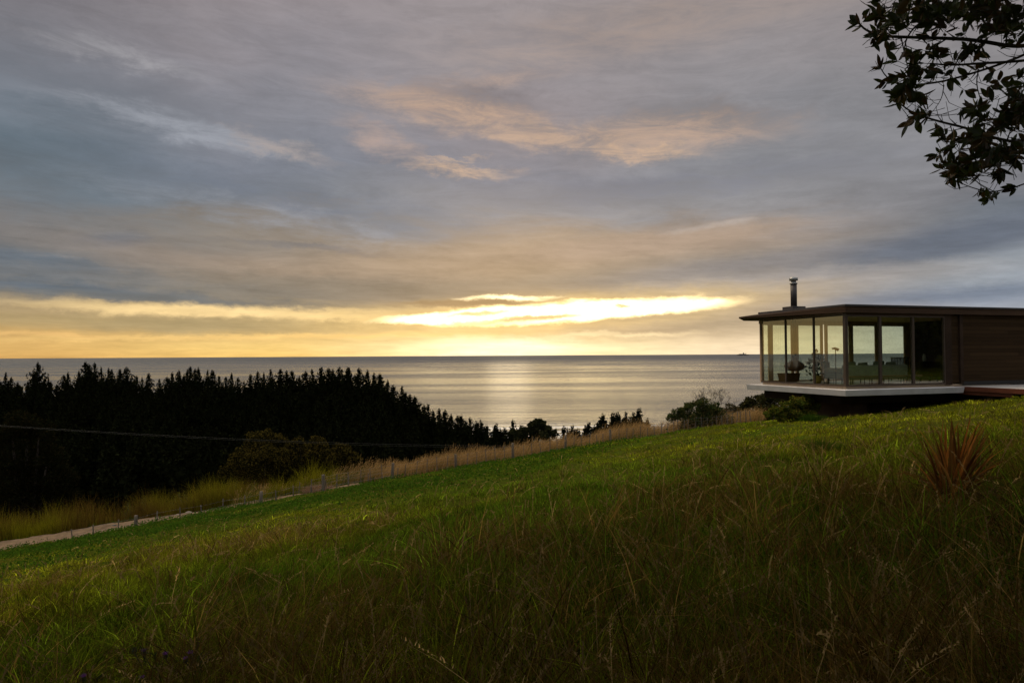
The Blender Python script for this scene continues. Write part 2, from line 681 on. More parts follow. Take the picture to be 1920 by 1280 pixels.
# ------------------------------------------------------------------ terrain
SEA_Z = -45.0
PA, PB, PC = -1.15, 0.17, -0.12
_ctrl = [(0, 1280, 3.6), (480, 1280, 3.4), (960, 1280, 3.2), (1440, 1280, 3.0), (1920, 1280, 2.9), (960, 1000, 8.2), (1540, 785, 26), (1420, 784, 58), (1340, 803, 62), (1240, 822, 62),
         (1130, 838, 60), (1060, 849, 57), (962, 862, 55), (855, 880, 53), (735, 899, 51), (606, 918, 48), (487, 945, 47),
         (376, 966, 46), (255, 991, 45), (137, 1015, 44), (0, 1045, 42), (1860, 753, 25), (1920, 749, 27), (1700, 772, 26), (1800, 930, 6.6),
         (255, 966, 53), (430, 950, 53), (0, 1012, 50)]
_cp = np.array([pt(*c) for c in _ctrl])


def slope_x(X):
    return PB * np.minimum(X, 8) + 0.10 * np.clip(X - 8, 0, 12) + 0.03 * np.maximum(X - 20, 0)


_cr = _cp[:, 2] - (PA + slope_x(_cp[:, 0]) + PC * _cp[:, 1])


def interp_px(tab, X):
    xs = np.array([t[0] for t in tab])
    ys = np.array([t[1] for t in tab])
    return np.interp(X, xs, ys)


_crest = sorted([(pt(px, 900, d)[0], d) for px, d in [(-400, 51), (0, 51.5), (255, 53), (430, 53.5), (606, 52.5), (735, 54), (855, 56), (962, 58.5), (1060, 60.5), (1150, 64), (1240, 66), (1340, 68), (1420, 68), (1700, 66)]])
_ridge = [(-600, -20), (-150, -22), (-58, -22), (-40, -28.5), (-28, -33), (-4, -40), (30, -42), (400, -30)]


def terrain(X, Y):
    X = np.asarray(X, float)
    Y = np.asarray(Y, float)
    z = PA + slope_x(X) + PC * Y
    num = 0.0
    den = 0.0006
    for p, r in zip(_cp, _cr):
        d2 = (X - p[0]) ** 2 + (Y - p[1]) ** 2
        w = 1.0 / (d2 + 4.0 + 0.01 * p[1] ** 2) ** 1.5
        num = num + w * r
        den = den + w
    z = z + num / den
    # behind the viewer the slope keeps rising gently
    z = np.where(Y < 0, z - (-Y) * 0.04, z)
    cy = interp_px(_crest, X)
    e = np.maximum(0, Y - cy)
    z = z - 0.62 * e * e / (e + 7.0)
    # the wooded hill and the coast beyond the valley
    r = interp_px(_ridge, X)
    far = -36 + (r + 36) * sstep(90, 230, Y)
    far = far + (-47 - far) * sstep(285, 400, Y)
    far = far + 0.8 * (fbm(X * 0.03, Y * 0.03) - 0.5)
    # bare grassy headland at the far left
    far = far + 20.0 * np.exp(-(((X + 262) / 34) ** 2 + ((Y - 330) / 45) ** 2))
    k = 3.0
    hh = np.clip(0.5 + 0.5 * (z - far) / k, 0, 1)
    out = far * (1 - hh) + z * hh + k * hh * (1 - hh)
    out = out + (0.34 * (fbm(X * 0.5, Y * 0.5, 3) - 0.5) + 0.20 * (fbm(X * 1.6 + 8, Y * 1.6 + 3, 2) - 0.5)) * sstep(1, 6, np.hypot(X, Y))
    return out


def ground_z(x, y):
    return float(terrain(np.array([x]), np.array([y]))[0])


u = np.linspace(-5.15, 5.15, 360)
gx = 5.0 * np.sinh(u)
gx = gx * (420 / gx.max())
u = np.linspace(-4.0, 5.3, 360)
gy = 4.0 * np.sinh(u)
gy = gy * (470 / gy.max()) + 3
GX, GY = np.meshgrid(gx, gy)
GZ = terrain(GX, GY)
V = np.stack([GX.ravel(), GY.ravel(), GZ.ravel()], 1)
nx, ny = len(gx), len(gy)
idx = np.arange(nx * ny).reshape(ny, nx)
Q = np.stack([idx[:-1, :-1].ravel(), idx[:-1, 1:].ravel(), idx[1:, 1:].ravel(), idx[1:, :-1].ravel()], 1)


def ground_mat():
    m = bpy.data.materials.new('soil_and_thatch')
    m.use_nodes = True
    T = NT(m.node_tree)
    p = m.node_tree.nodes['Principled BSDF']
    p.inputs['Roughness'].default_value = 0.95
    p.inputs['Specular IOR Level'].default_value = 0.0
    tc = T.n('ShaderNodeTexCoord').outputs['Object']
    n1 = T.ss(0.35, 0.65, T.noise(tc, 0.35, 5, 0.6))
    n2 = T.ss(0.3, 0.7, T.noise(tc, 6.0, 5, 0.7))
    c = T.mix(n1, (0.050, 0.078, 0.005), (0.062, 0.058, 0.008))
    c = T.mix(n2, c, (0.034, 0.040, 0.006))
    T.put(p.inputs['Base Color'], c)
    b = T.n('ShaderNodeBump')
    b.inputs['Strength'].default_value = 0.6
    b.inputs['Distance'].default_value = 0.06
    T.put(b.inputs['Height'], T.noise(tc, 9.0, 5, 0.7))
    T.put(p.inputs['Normal'], b.outputs[0])
    return m


g = link_mesh('ground', np_mesh('ground', V, Q, smooth=True), ground_mat())
tag(g, kind='structure')


# ------------------------------------------------------------------ sea
def sea_mat():
    m = bpy.data.materials.new('sea_water')
    m.use_nodes = True
    T = NT(m.node_tree)
    p = m.node_tree.nodes['Principled BSDF']
    p.inputs['Base Color'].default_value = (0.030, 0.034, 0.038, 1)
    p.inputs['Roughness'].default_value = 0.16
    p.inputs['IOR'].default_value = 1.33
    tc = T.n('ShaderNodeTexCoord').outputs['Object']
    s = T.n('ShaderNodeSeparateXYZ')
    T.put(s.inputs[0], tc)
    x, y, _ = s.outputs

    def wave(kx, ky, det, rough, dist):
        v = T.vec(T.m('MULTIPLY', x, kx), T.m('MULTIPLY', y, ky), 0.0)
        return T.noise(v, 1.0, det, rough, dist)
    w1 = wave(0.0035, 0.022, 4, 0.55, 0.6)      # long swell
    w2 = wave(0.16, 0.34, 3, 0.6, 0.2)          # wind waves
    w3 = wave(0.0012, 0.0045, 3, 0.5, 0.3)      # broad slicks
    w4 = wave(0.010, 0.085, 3, 0.55, 0.8)       # ripple lines
    h = T.m('ADD', T.m('ADD', T.m('MULTIPLY', w1, 1.5), T.m('MULTIPLY', T.m('POWER', w4, 1.6), 1.1)), T.m('MULTIPLY', w2, 0.42))
    b = T.n('ShaderNodeBump')
    b.inputs['Strength'].default_value = 1.0
    b.inputs['Distance'].default_value = 1.0
    T.put(b.inputs['Height'], h)
    T.put(p.inputs['Normal'], b.outputs[0])
    # slicks are smoother than the ruffled water between them
    T.put(p.inputs['Roughness'], T.m('ADD', T.m('ADD', 0.15, T.m('MULTIPLY', T.ss(900, 9000, y), 0.27)), T.m('MULTIPLY', T.ss(0.4, 0.62, w3), 0.10)))
    # surf on the beach
    f = T.m('MULTIPLY', T.ss(470, 405, y), T.ss(0.48, 0.56, wave(0.01, 0.10, 5, 0.65, 0.5)))
    T.put(p.inputs['Base Color'], T.mix(f, (0.030, 0.034, 0.038), (0.75, 0.76, 0.78)))
    return m


sv = [(-90000, 260), (90000, 260), (90000, 120000), (-90000, 120000)]
ys = [260, 420, 700, 1500, 4000, 12000, 40000, 120000]
xs = [-90000, -20000, -4000, -1000, 0, 1000, 4000, 20000, 90000]
V = np.array([(a, b, SEA_Z) for b in ys for a in xs], float)
idx = np.arange(len(V)).reshape(len(ys), len(xs))
Q = np.stack([idx[:-1, :-1].ravel(), idx[:-1, 1:].ravel(), idx[1:, 1:].ravel(), idx[1:, :-1].ravel()], 1)
tag(link_mesh('sea', np_mesh('sea', V, Q), sea_mat()), kind='structure')

# ------------------------------------------------------------------ gravel track
trk = np.array([pt(*c) for c in [(-420, 1085, 44), (-150, 1048, 46), (0, 1014, 48), (130, 995, 49), (255, 979, 49.8), (420, 960, 50.2), (540, 940, 50.4), (620, 926, 50.2), (680, 917, 50.4)]])
tt = np.linspace(0, len(trk) - 1, 120)
cx = np.interp(tt, range(len(trk)), trk[:, 0])
cy = np.interp(tt, range(len(trk)), trk[:, 1])
for _ in range(6):
    cx[1:-1] = (cx[:-2] + cx[2:]) / 2
    cy[1:-1] = (cy[:-2] + cy[2:]) / 2
TRX, TRY = cx, cy
hw = np.interp(tt, [0, 4, 6, 7, 8], [2.4, 2.3, 2.0, 1.5, 0.8])
tx = np.gradient(cx)
ty = np.gradient(cy)
L = np.hypot(tx, ty)
nxv, nyv = -ty / L, tx / L
rows_ = []
for k in np.linspace(-1, 1, 13):
    wob = hw * k + 0.25 * (vnoise(tt * 2.0, tt * 0 + k * 3) - 0.5) * (abs(k) > 0.9)
    X = cx + nxv * wob
    Y = cy + nyv * wob
    rut = -0.05 * np.exp(-((abs(k) - 0.55) / 0.18) ** 2) if True else 0
    rows_.append(np.stack([X, Y, terrain(X, Y) + 0.09 + rut - 0.10 * (abs(k) > 0.95)], 1))
V = np.stack(rows_, 1).reshape(-1, 3)
idx = np.arange(len(V)).reshape(len(cx), 13)
Q = np.stack([idx[:-1, 1:].ravel(), idx[:-1, :-1].ravel(), idx[1:, :-1].ravel(), idx[1:, 1:].ravel()], 1)
gm = mat('gravel', (0.135, 0.092, 0.055), 0.95, 0.35, 2.5, 0.8, 14.0, spec=0.1)
tag(link_mesh('track', np_mesh('track', V, Q, smooth=True), gm), kind='structure')


def track_dist(X, Y):
    d = np.full(np.shape(X), 1e9)
    for a, b in zip(TRX[::4], TRY[::4]):
        d = np.minimum(d, np.hypot(X - a, Y - b))
    return d


# ------------------------------------------------------------------ meadow grass
LM_GRASS = leaf_mat('grass_blade', 0.45)
HOUSE_C = pt(1586, 725, 24.5)
HOUSE_RZ = math.atan2(0.31, 0.95)
HE1 = np.array([math.cos(HOUSE_RZ), math.sin(HOUSE_RZ)])
HE2 = np.array([-math.sin(HOUSE_RZ), math.cos(HOUSE_RZ)])


def house_st(X, Y):
    dx = X - HOUSE_C[0]
    dy = Y - HOUSE_C[1]
    return dx * HE1[0] + dy * HE1[1], dx * HE2[0] + dy * HE2[1]


def sample_wedge(n, r0, r1, amax, power, rng):
    """points in a wedge, density falling with distance"""
    u_ = rng.random(n)
    e = 2 - power
    r = (r0 ** e + u_ * (r1 ** e - r0 ** e)) ** (1 / e)
    a = rng.uniform(-amax, amax, n)
    return r * np.sin(a), r * np.cos(a), r


def zone(X, Y):
    """0 lush green .. 1 dry and tall; patchy"""
    r = np.hypot(X, Y)
    n = fbm(X * 0.23 + 40, Y * 0.23 + 9, 4)
    n2 = fbm(X * 0.9 + 3, Y * 0.9 + 70, 3)
    d = 0.60 - 0.036 * r + (n - 0.5) * 2.0 + (n2 - 0.5) * 0.9
    # dry patch left of the flax
    d = d + 0.45 * np.exp(-(((X - 2.6) / 1.6) ** 2 + ((Y - 6.6) / 2.2) ** 2))
    return np.clip(d, 0, 1)


def meadow(n, rng, r0, r1, power, K):
    X, Y, r = sample_wedge(n, r0, r1, 0.88, power, rng)
    # part of the blades grow in tussocks, leaning outward
    per = 34
    nt = int(n * 0.55 / per)
    tx0, ty0, tr0 = sample_wedge(nt, r0, r1, 0.88, power, rng)
    sel = np.repeat(np.arange(nt), per)
    spread = (0.05 + 0.10 * rng.random(nt) + 0.004 * tr0)[sel]
    ox_ = rng.normal(0, 1, len(sel)) * spread
    oy_ = rng.normal(0, 1, len(sel)) * spread
    X[:len(sel)] = tx0[sel] + ox_
    Y[:len(sel)] = ty0[sel] + oy_
    r = np.hypot(X, Y)
    tus = np.zeros(n)
    tus[:len(sel)] = 1
    tdir = np.zeros(n)
    tdir[:len(sel)] = np.arctan2(oy_, ox_)
    tsz = np.ones(n)
    tsz[:len(sel)] = (0.7 + 1.5 * rng.random(nt) ** 2)[sel]
    tcol = np.ones(n)
    tcol[:len(sel)] = np.exp(rng.normal(-0.08, 0.42, nt))[sel]
    tdry = rng.random(n)
    tdry[:len(sel)] = np.clip(rng.random(nt)[sel] + rng.normal(0, 0.12, len(sel)), 0, 1)
    cy_ = interp_px(_crest, X)
    s, t = house_st(X, Y)
    keep = (Y < cy_ + 6) & ~((s > -0.2) & (t > 0.4) & (t < 5.5) & (s < 16)) & (track_dist(X, Y) > 1.55 + 0.7 * rng.random(n))
    X, Y, r = X[keep], Y[keep], r[keep]
    tus, tdir, tsz, tcol, tdry = tus[keep], tdir[keep], tsz[keep], tcol[keep], tdry[keep]
    n = len(X)
    z = terrain(X, Y)
    dry = zone(X, Y)
    isdry = tdry < (0.07 + 0.48 * dry) * (1 - 0.62 * sstep(8, 22, r))
    clump = fbm(X * 1.7, Y * 1.7, 3)
    h = np.where(isdry, 0.21 + 0.27 * dry, 0.13 + 0.15 * dry) * (0.55 + 0.9 * clump) * rng.uniform(0.6, 1.25, n) * tsz
    h = h * (1 - 0.45 * sstep(4, 20, r)) * (1 - 0.6 * np.exp(-(((X - 4.05) / 0.8) ** 2 + ((Y - 5.8) / 0.9) ** 2))) * (0.72 + 0.28 * sstep(2.0, 5, r))
    lean = np.abs(rng.normal(0.60, 0.45, n)) + 0.1 + 0.35 * isdry * rng.random(n)
    wind = fbm(X * 0.4 + 9, Y * 0.4, 2) * 4.0 - 0.6
    phi = np.where(tus > 0, tdir + rng.normal(0, 0.6, n), wind + rng.normal(0, 1.1, n))
    w = (0.0050 + 0.00055 * r) * rng.uniform(0.7, 1.4, n) * np.where(rng.random(n) < 0.10, 2.0, 1.0)
    w = np.where(isdry, w * 0.75, w)
    psi = rng.uniform(0, PI, n)
    hue = fbm(X * 0.12 + 5, Y * 0.12 + 2, 3)
    g1 = np.array([0.084, 0.146, 0.008])
    g2 = np.array([0.205, 0.215, 0.010])
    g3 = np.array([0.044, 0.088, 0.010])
    k1 = np.clip((hue - 0.38) * 4, 0, 1)[:, None]
    far_ = sstep(24, 40, r)[:, None]
    green = g1 * (1 - k1) + g2 * k1
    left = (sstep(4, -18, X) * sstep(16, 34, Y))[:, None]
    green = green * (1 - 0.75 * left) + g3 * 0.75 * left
    d1 = np.array([0.205, 0.135, 0.036])
    d2 = np.array([0.105, 0.058, 0.012])
    k2 = rng.random(n)[:, None]
    dryc = d1 * k2 + d2 * (1 - k2)
    patch = (0.62 + 0.85 * fbm(X * 0.45 + 3, Y * 0.45 + 61, 4) ** 1.2) 
    c = np.where(isdry[:, None], dryc, green) * (np.exp(rng.normal(-0.1, 0.45, n)) * tcol * patch)[:, None]
    V, q, t, m_ = blades(np.stack([X, Y, z - 0.01], 1), h, lean, phi, w, psi, K)
    return V, q, t, np.repeat(c, m_, 0)


def stalks(n, rng, r0, r1, hs=1.0):
    """tall dry flowering stems with a drooping head of small spikelets"""
    X, Y, r = sample_wedge(n, r0, r1, 0.80, 1.35, rng)
    cy_ = interp_px(_crest, X)
    s, t = house_st(X, Y)
    dry = zone(X, Y)
    keep = (rng.random(n) < 0.15 + dry) & (Y < cy_ - 2) & ~((s > -0.5) & (t > -4) & (s < 16)) & (track_dist(X, Y) > 2.2)
    X, Y, r = X[keep], Y[keep], r[keep]
    n = len(X)
    z = terrain(X, Y)
    h = hs * rng.uniform(0.30, 0.66, n) * (1 - 0.35 * sstep(12, 30, r))
    lean = np.abs(rng.normal(0.65, 0.45, n)) + 0.08
    phi = rng.normal(0.5, 1.6, n)
    w = 0.0028 + 0.00042 * r
    psi = rng.uniform(0, PI, n)
    c = np.array([0.27, 0.19, 0.075]) * np.exp(rng.normal(0, 0.4, n))[:, None]
    P = np.stack([X, Y, z - 0.01], 1)
    V, q, t, m_ = blades(P, h, lean, phi, w, psi, 5, 0.35, 0.25)
    out = [(V, q, t, np.repeat(c, m_, 0))]
    for k in range(13):
        tk = 0.70 + 0.30 * k / 12
        p = np.stack([X + h * lean * tk ** 1.8 * np.cos(phi), Y + h * lean * tk ** 1.8 * np.sin(phi), z + h * (tk - 0.35 * np.minimum(lean, 1.6) * tk * tk)], 1)
        V, q, t, m_ = blades(p, rng.uniform(0.018, 0.045, n) * (1.25 - tk * 0.7), rng.uniform(0.3, 1.6, n), phi + rng.normal(0, 1.4, n), w * 1.9, rng.uniform(0, PI, n), 2, 0.3, 0.5)
        out.append((V, q, t, np.repeat(c * rng.uniform(0.85, 1.2), m_, 0)))
    return join_np(out)


def clover(n, rng):
    """low broad leaves making the deep green sward near the fence"""
    X, Y, r = sample_wedge(n, 9, 62, 0.80, 0.9, rng)
    cy_ = interp_px(_crest, X)
    s, t = house_st(X, Y)
    dens = sstep(0.40, 0.56, fbm(X * 0.3 + 20, Y * 0.3, 4)) * sstep(14, 30, Y + 0.3 * np.abs(X)) * sstep(7, -2, X - 0.05 * Y)
    keep = (rng.random(n) < dens) & (Y < cy_ + 2) & ~((s > -0.2) & (t > 0.4) & (t < 5.5) & (s < 16)) & (track_dist(X, Y) > 1.9)
    X, Y, r = X[keep], Y[keep], r[keep]
    z = terrain(X, Y) + rng.uniform(0.02, 0.26, len(X)) * (0.5 + fbm(X * 1.1, Y * 1.1, 2))
    V, q = leaf_quads(np.stack([X, Y, z], 1), 0.045 + 0.0013 * r, rng, 0.75)
    c = np.array([0.046, 0.096, 0.008]) * rng.uniform(0.6, 1.4, len(X))[:, None]
    return V, q, None, np.repeat(c, 4, 0)


rg = np.random.default_rng(5)
parts = [meadow(170000, rg, 1.5, 15, 1.2, 4), meadow(420000, rg, 9, 68, 0.95, 3), stalks(2000, rg, 2.2, 13, 0.85), stalks(5200, rg, 11, 40, 0.62), clover(130000, rg)]
V, q, t, c = join_np(parts)
o = link_mesh('meadow_grass', np_mesh('meadow_grass', V, q, t, c), LM_GRASS)
tag(o, 'long mixed green and dry brown meadow grass over the slope', 'grass', kind='stuff')


FD = [(380, 46.5), (584, 48), (606, 48), (735, 51), (855, 53), (962, 55), (1060, 57), (1130, 60), (1240, 62), (1340, 62), (1420, 60)]
_fd = sorted([(pt(a, 870, b)[0], b) for a, b in FD])


def fence_y(X):
    return interp_px(_fd, X)


# pale seeding grass along the fence and the brow
def fence_grass(n, rng):
    px = rng.uniform(430, 1430, n)
    X0 = np.array([pt(p, 900, 56)[0] for p in px])
    cy_ = interp_px(_crest, X0)
    Y = cy_ + rng.uniform(-6.5, 5.0, n)
    X = X0 * Y / 56
    keep = (track_dist(X, Y) > 2.3) & (rng.random(n) < 0.02 + 0.98 * sstep(-0.3, 1.0, Y - fence_y(X) + 0.8 * (fbm(X * 0.25, Y * 0.2, 3) - 0.5)))
    keep &= rng.random(n) < sstep(0.28, 0.5, fbm(X * 0.5 + 3, Y * 0.5, 3)) + 0.25
    X, Y = X[keep], Y[keep]
    n = len(X)
    z = terrain(X, Y)
    cl = fbm(X * 0.6, Y * 0.6, 3)
    green = rng.random(n) < 0.12 + 0.7 * sstep(-9, -16, X)
    h = (0.55 + 1.35 * cl ** 1.3) * rng.uniform(0.7, 1.3, n)
    lean = np.abs(rng.normal(0.45, 0.25, n))
    phi = rng.normal(0.1, 0.7, n)
    w = rng.uniform(0.012, 0.026, n)
    k = rng.random(n)[:, None]
    c = np.array([0.42, 0.27, 0.11]) * k + np.array([0.27, 0.155, 0.055]) * (1 - k)
    c = np.where(green[:, None], np.array([0.085, 0.105, 0.020]), c) * rng.uniform(0.6, 1.3, n)[:, None]
    V, q, t, m_ = blades(np.stack([X, Y, z - 0.02], 1), h, lean, phi, w, rng.uniform(0, PI, n), 4, 0.3, 0.6)
    out = [(V, q, t, np.repeat(c, m_, 0))]
    # fluffy heads
    for kk in range(4):
        tk = 0.80 + 0.07 * kk
        p = np.stack([X + h * lean * tk ** 1.8 * np.cos(phi), Y + h * lean * tk ** 1.8 * np.sin(phi), z + h * (tk - 0.3 * np.minimum(lean, 1.6) * tk * tk)], 1)
        sel = ~green
        V, q, t, m_ = blades(p[sel], np.full(sel.sum(), 0.10), rng.uniform(0.3, 1.2, sel.sum()), phi[sel] + rng.normal(0, 0.8, sel.sum()), w[sel] * 1.3, rng.uniform(0, PI, sel.sum()), 2, 0.3, 0.5)
        out.append((V, q, t, np.repeat(c[sel] * 1.1, m_, 0)))
    return join_np(out)


V, q, t, c = fence_grass(60000, rg)
o = link_mesh('seeding_grass', np_mesh('seeding_grass', V, q, t, c), LM_GRASS)
tag(o, 'pale tan seeding grass standing along the fence on the brow', 'grass', kind='stuff')


# rank yellow green growth on the bank beyond the track
def bank_growth(n, rng):
    px = rng.uniform(-200, 640, n)
    X0 = np.array([pt(p, 900, 53)[0] for p in px])
    Y = interp_px(_crest, X0) + rng.uniform(-1.5, 8.0, n)
    X = X0 * Y / 53
    keep = track_dist(X, Y) > 1.75
    keep &= rng.random(n) < 0.25 + sstep(0.35, 0.55, fbm(X * 0.35 + 13, Y * 0.35, 3))
    X, Y = X[keep], Y[keep]
    n = len(X)
    z = terrain(X, Y)
    cl = fbm(X * 0.45 + 7, Y * 0.45, 3)
    h = (0.8 + 4.2 * np.clip(cl - 0.28, 0, 1)) * rng.uniform(0.6, 1.25, n)
    lean = np.abs(rng.normal(0.35, 0.25, n))
    phi = rng.uniform(0, 2 * PI, n)
    w = rng.uniform(0.018, 0.036, n)
    k = np.clip((fbm(X * 0.2 + 31, Y * 0.2, 3) - 0.35) * 3.3 + rng.normal(0, 0.25, n), 0, 1)[:, None]
    c = np.array([0.190, 0.180, 0.010]) * k + np.array([0.110, 0.066, 0.014]) * (1 - k)
    c = c * rng.uniform(0.55, 1.35, n)[:, None]
    V, q, t, m_ = blades(np.stack([X, Y, z - 0.02], 1), h, lean, phi, w, rng.uniform(0, PI, n), 3, 0.3, 0.6)
    return V, q, t, np.repeat(c, m_, 0)


V, q, t, c = bank_growth(50000, rg)
o = link_mesh('rank_grass', np_mesh('rank_grass', V, q, t, c), LM_GRASS)
tag(o, 'rank yellow green grass on the bank beyond the gravel track', 'grass', kind='stuff')

# ------------------------------------------------------------------ house
M_slab = mat('pale_concrete', (0.62, 0.59, 0.58), 0.8, 0.10, 1.2, 0.25, 30.0, spec=0.2)
M_fascia = mat('stained_timber_fascia', (0.062, 0.036, 0.022), 0.75, 0.18, 2.0, 0.2, 30.0, spec=0.1, stretch=(0.3, 0.3, 6))
M_roof = mat('roof_membrane', (0.050, 0.046, 0.046), 0.7, 0.2, 1.0, 0.1, 20.0)
M_frame = mat('bronze_window_frame', (0.070, 0.048, 0.034), 0.45, 0.1, 3.0)
M_dark = mat('dark_stained_plywood', (0.036, 0.022, 0.014), 0.8, 0.25, 1.5, 0.2, 25.0, spec=0.1)
M_ceil = mat('warm_ply_ceiling', (0.68, 0.48, 0.32), 0.6, 0.10, 1.5, stretch=(0.4, 4, 1))
M_floor = mat('oak_floor', (0.42, 0.31, 0.20), 0.35, 0.15, 2.0, spec=0.4, stretch=(0.6, 6, 1))
M_inner = mat('dark_interior_wall', (0.030, 0.018, 0.020), 0.8, 0.1, 1.0)
M_post = mat('interior_timber_post', (0.42, 0.28, 0.17), 0.55, 0.12, 2.0, stretch=(4, 4, 0.5))
M_deck = mat('weathered_deck', (0.40, 0.37, 0.34), 0.7, 0.15, 2.0, 0.3, 20.0, stretch=(8, 0.6, 1))
M_red = mat('red_brown_timber', (0.150, 0.045, 0.022), 0.5, 0.2, 3.0, stretch=(6, 0.6, 2))
M_block = mat('concrete_block', (0.22, 0.22, 0.21), 0.9, 0.25, 2.5, 0.5, 12.0)
M_steel = mat('galvanised_steel', (0.28, 0.28, 0.27), 0.4, 0.1, 6.0, metal=0.7)
M_black = mat('black_steel', (0.020, 0.019, 0.018), 0.45, 0.1, 6.0)
M_flue = mat('painted_flue', (0.050, 0.042, 0.040), 0.5, 0.1, 4.0)


def board_mat():
    """horizontal board-marked wall"""
    m = bpy.data.materials.new('horizontal_boards')
    m.use_nodes = True
    T = NT(m.node_tree)
    p = m.node_tree.nodes['Principled BSDF']
    p.inputs['Roughness'].default_value = 0.85
    p.inputs['Specular IOR Level'].default_value = 0.05
    tc = T.n('ShaderNodeTexCoord').outputs['Object']
    s = T.n('ShaderNodeSeparateXYZ')
    T.put(s.inputs[0], tc)
    x, y, z = s.outputs
    zb = T.m('DIVIDE', z, 0.145)
    row = T.m('FLOOR', zb)
    fr = T.m('FRACT', zb)
    wn = T.n('ShaderNodeTexWhiteNoise', noise_dimensions='2D')
    T.put(wn.inputs['Vector'], T.vec(row, T.m('FLOOR', T.m('ADD', T.m('DIVIDE', x, 2.6), T.m('MULTIPLY', row, 0.37))), 0))
    gr = T.noise(T.vec(T.m('MULTIPLY', x, 1.2), y, T.m('MULTIPLY', z, 40)), 1.0, 5, 0.6)
    k = T.m('ADD', T.m('MULTIPLY', wn.outputs[0], 0.55), T.m('MULTIPLY', gr, 0.6))
    c = T.mix(k, (0.020, 0.012, 0.006), (0.058, 0.035, 0.017))
    gap = T.m('LESS_THAN', fr, 0.06)
    c = T.mix(gap, c, (0.02, 0.014, 0.01))
    T.put(p.inputs['Base Color'], c)
    b = T.n('ShaderNodeBump')
    b.inputs['Strength'].default_value = 0.7
    b.inputs['Distance'].default_value = 0.015
    T.put(b.inputs['Height'], T.m('SUBTRACT', T.m('MULTIPLY', gr, 0.3), gap))
    T.put(p.inputs['Normal'], b.outputs[0])
    return m


M_board = board_mat()


def glass_mat(name, tint):
    m = bpy.data.materials.new(name)
    m.use_nodes = True
    t = m.node_tree
    t.nodes.clear()
    T = NT(t)
    tr = T.n('ShaderNodeBsdfTransparent')
    tr.inputs[0].default_value = (*tint, 1)
    gl = T.n('ShaderNodeBsdfGlossy')
    gl.inputs['Roughness'].default_value = 0.0
    gl.inputs[0].default_value = (1, 1, 1, 1)
    fr = T.n('ShaderNodeFresnel')
    # light leaving the pane is reflected as much as light entering it
    geo = T.n('ShaderNodeNewGeometry')
    T.put(fr.inputs[0], T.m('MULTIPLY_ADD', geo.outputs['Backfacing'], 1 / 1.9 - 1.9, 1.9))
    mx = T.n('ShaderNodeMixShader')
    T.put(mx.inputs[0], fr.outputs[0])
    t.links.new(tr.outputs[0], mx.inputs[1])
    t.links.new(gl.outputs[0], mx.inputs[2])
    o = T.n('ShaderNodeOutputMaterial')
    t.links.new(mx.outputs[0], o.inputs[0])
    return m


M_glass = glass_mat('green_tinted_glass', (0.935, 0.98, 0.925))

ROOT_Z = -2.75
HZ = HOUSE_C[2] - ROOT_Z                      # floor level above the root
house = empty('house', (HOUSE_C[0], HOUSE_C[1], ROOT_Z), HOUSE_RZ)
tag(house, 'low flat roofed glass pavilion house cantilevered over the grassy slope', 'house')
HO = (0, 0, HZ)


def hmb():
    return MB(HO)


def hw_(s, t, h=0.0):
    """house coordinates to world"""
    return Vector((HOUSE_C[0] + HE1[0] * s + HE2[0] * t, HOUSE_C[1] + HE1[1] * s + HE2[1] * t, HOUSE_C[2] + h))


GH = 2.60            # glass height
TS = 4.63            # depth of the room
LX = 4.75            # length of the front glass
RX = 8.2             # inner length
# floor slab: white edged concrete plate
SL = -0.09
slab = hmb()
slab.hexa([(-0.42, -0.42, SL - 0.22), (5.12, -0.42, SL - 0.22), (5.12, 5.0, SL - 0.22), (-0.42, 5.0, SL - 0.22)],
          [(-0.48, -0.48, SL), (5.12, -0.48, SL), (5.12, 5.0, SL), (-0.48, 5.0, SL)])
slab.build('floor_slab', M_slab, house, 0.012)
hmb().box(0.05, RX, 0.05, TS - 0.05, SL + 0.003, 0.0).build('floor', M_floor, house)
# beams and pillar under the slab
bm = hmb()
bm.box(0.25, 0.75, 0.5, 4.75, SL - 0.56, SL - 0.223)
bm.box(0.75, 9.2, 0.55, 0.95, SL - 0.56, SL - 0.223)
bm.build('floor_beam', M_dark, house)
hmb().box(1.15, 1.95, 1.0, 3.3, -2.9, SL - 0.225).build('pillar', mat('brown_pillar', (0.085, 0.046, 0.026), 0.8, 0.2, 1.5, 0.2, 25.0), house)
hmb().box(1.95, 10.5, 1.6, 1.9, -2.9, SL - 0.225).build('foundation_wall', M_dark, house)
# soffit and roof
ZT = 2.885
roof = hmb()
zs = 2.665
lo = [(-0.06, -0.10, zs), (16.5, -0.10, zs), (16.5, 6.0, zs), (0.2, 6.0, zs), (-1.35, 4.25, zs)]
roof_top = [(-0.06, -0.10, ZT), (16.5, -0.10, ZT), (16.5, 4.70, ZT), (-0.02, 4.70, ZT)]
v = lo + roof_top + [(-1.35, 4.25, zs + 0.055), (0.2, 6.0, zs + 0.055), (16.5, 6.0, zs + 0.055)]
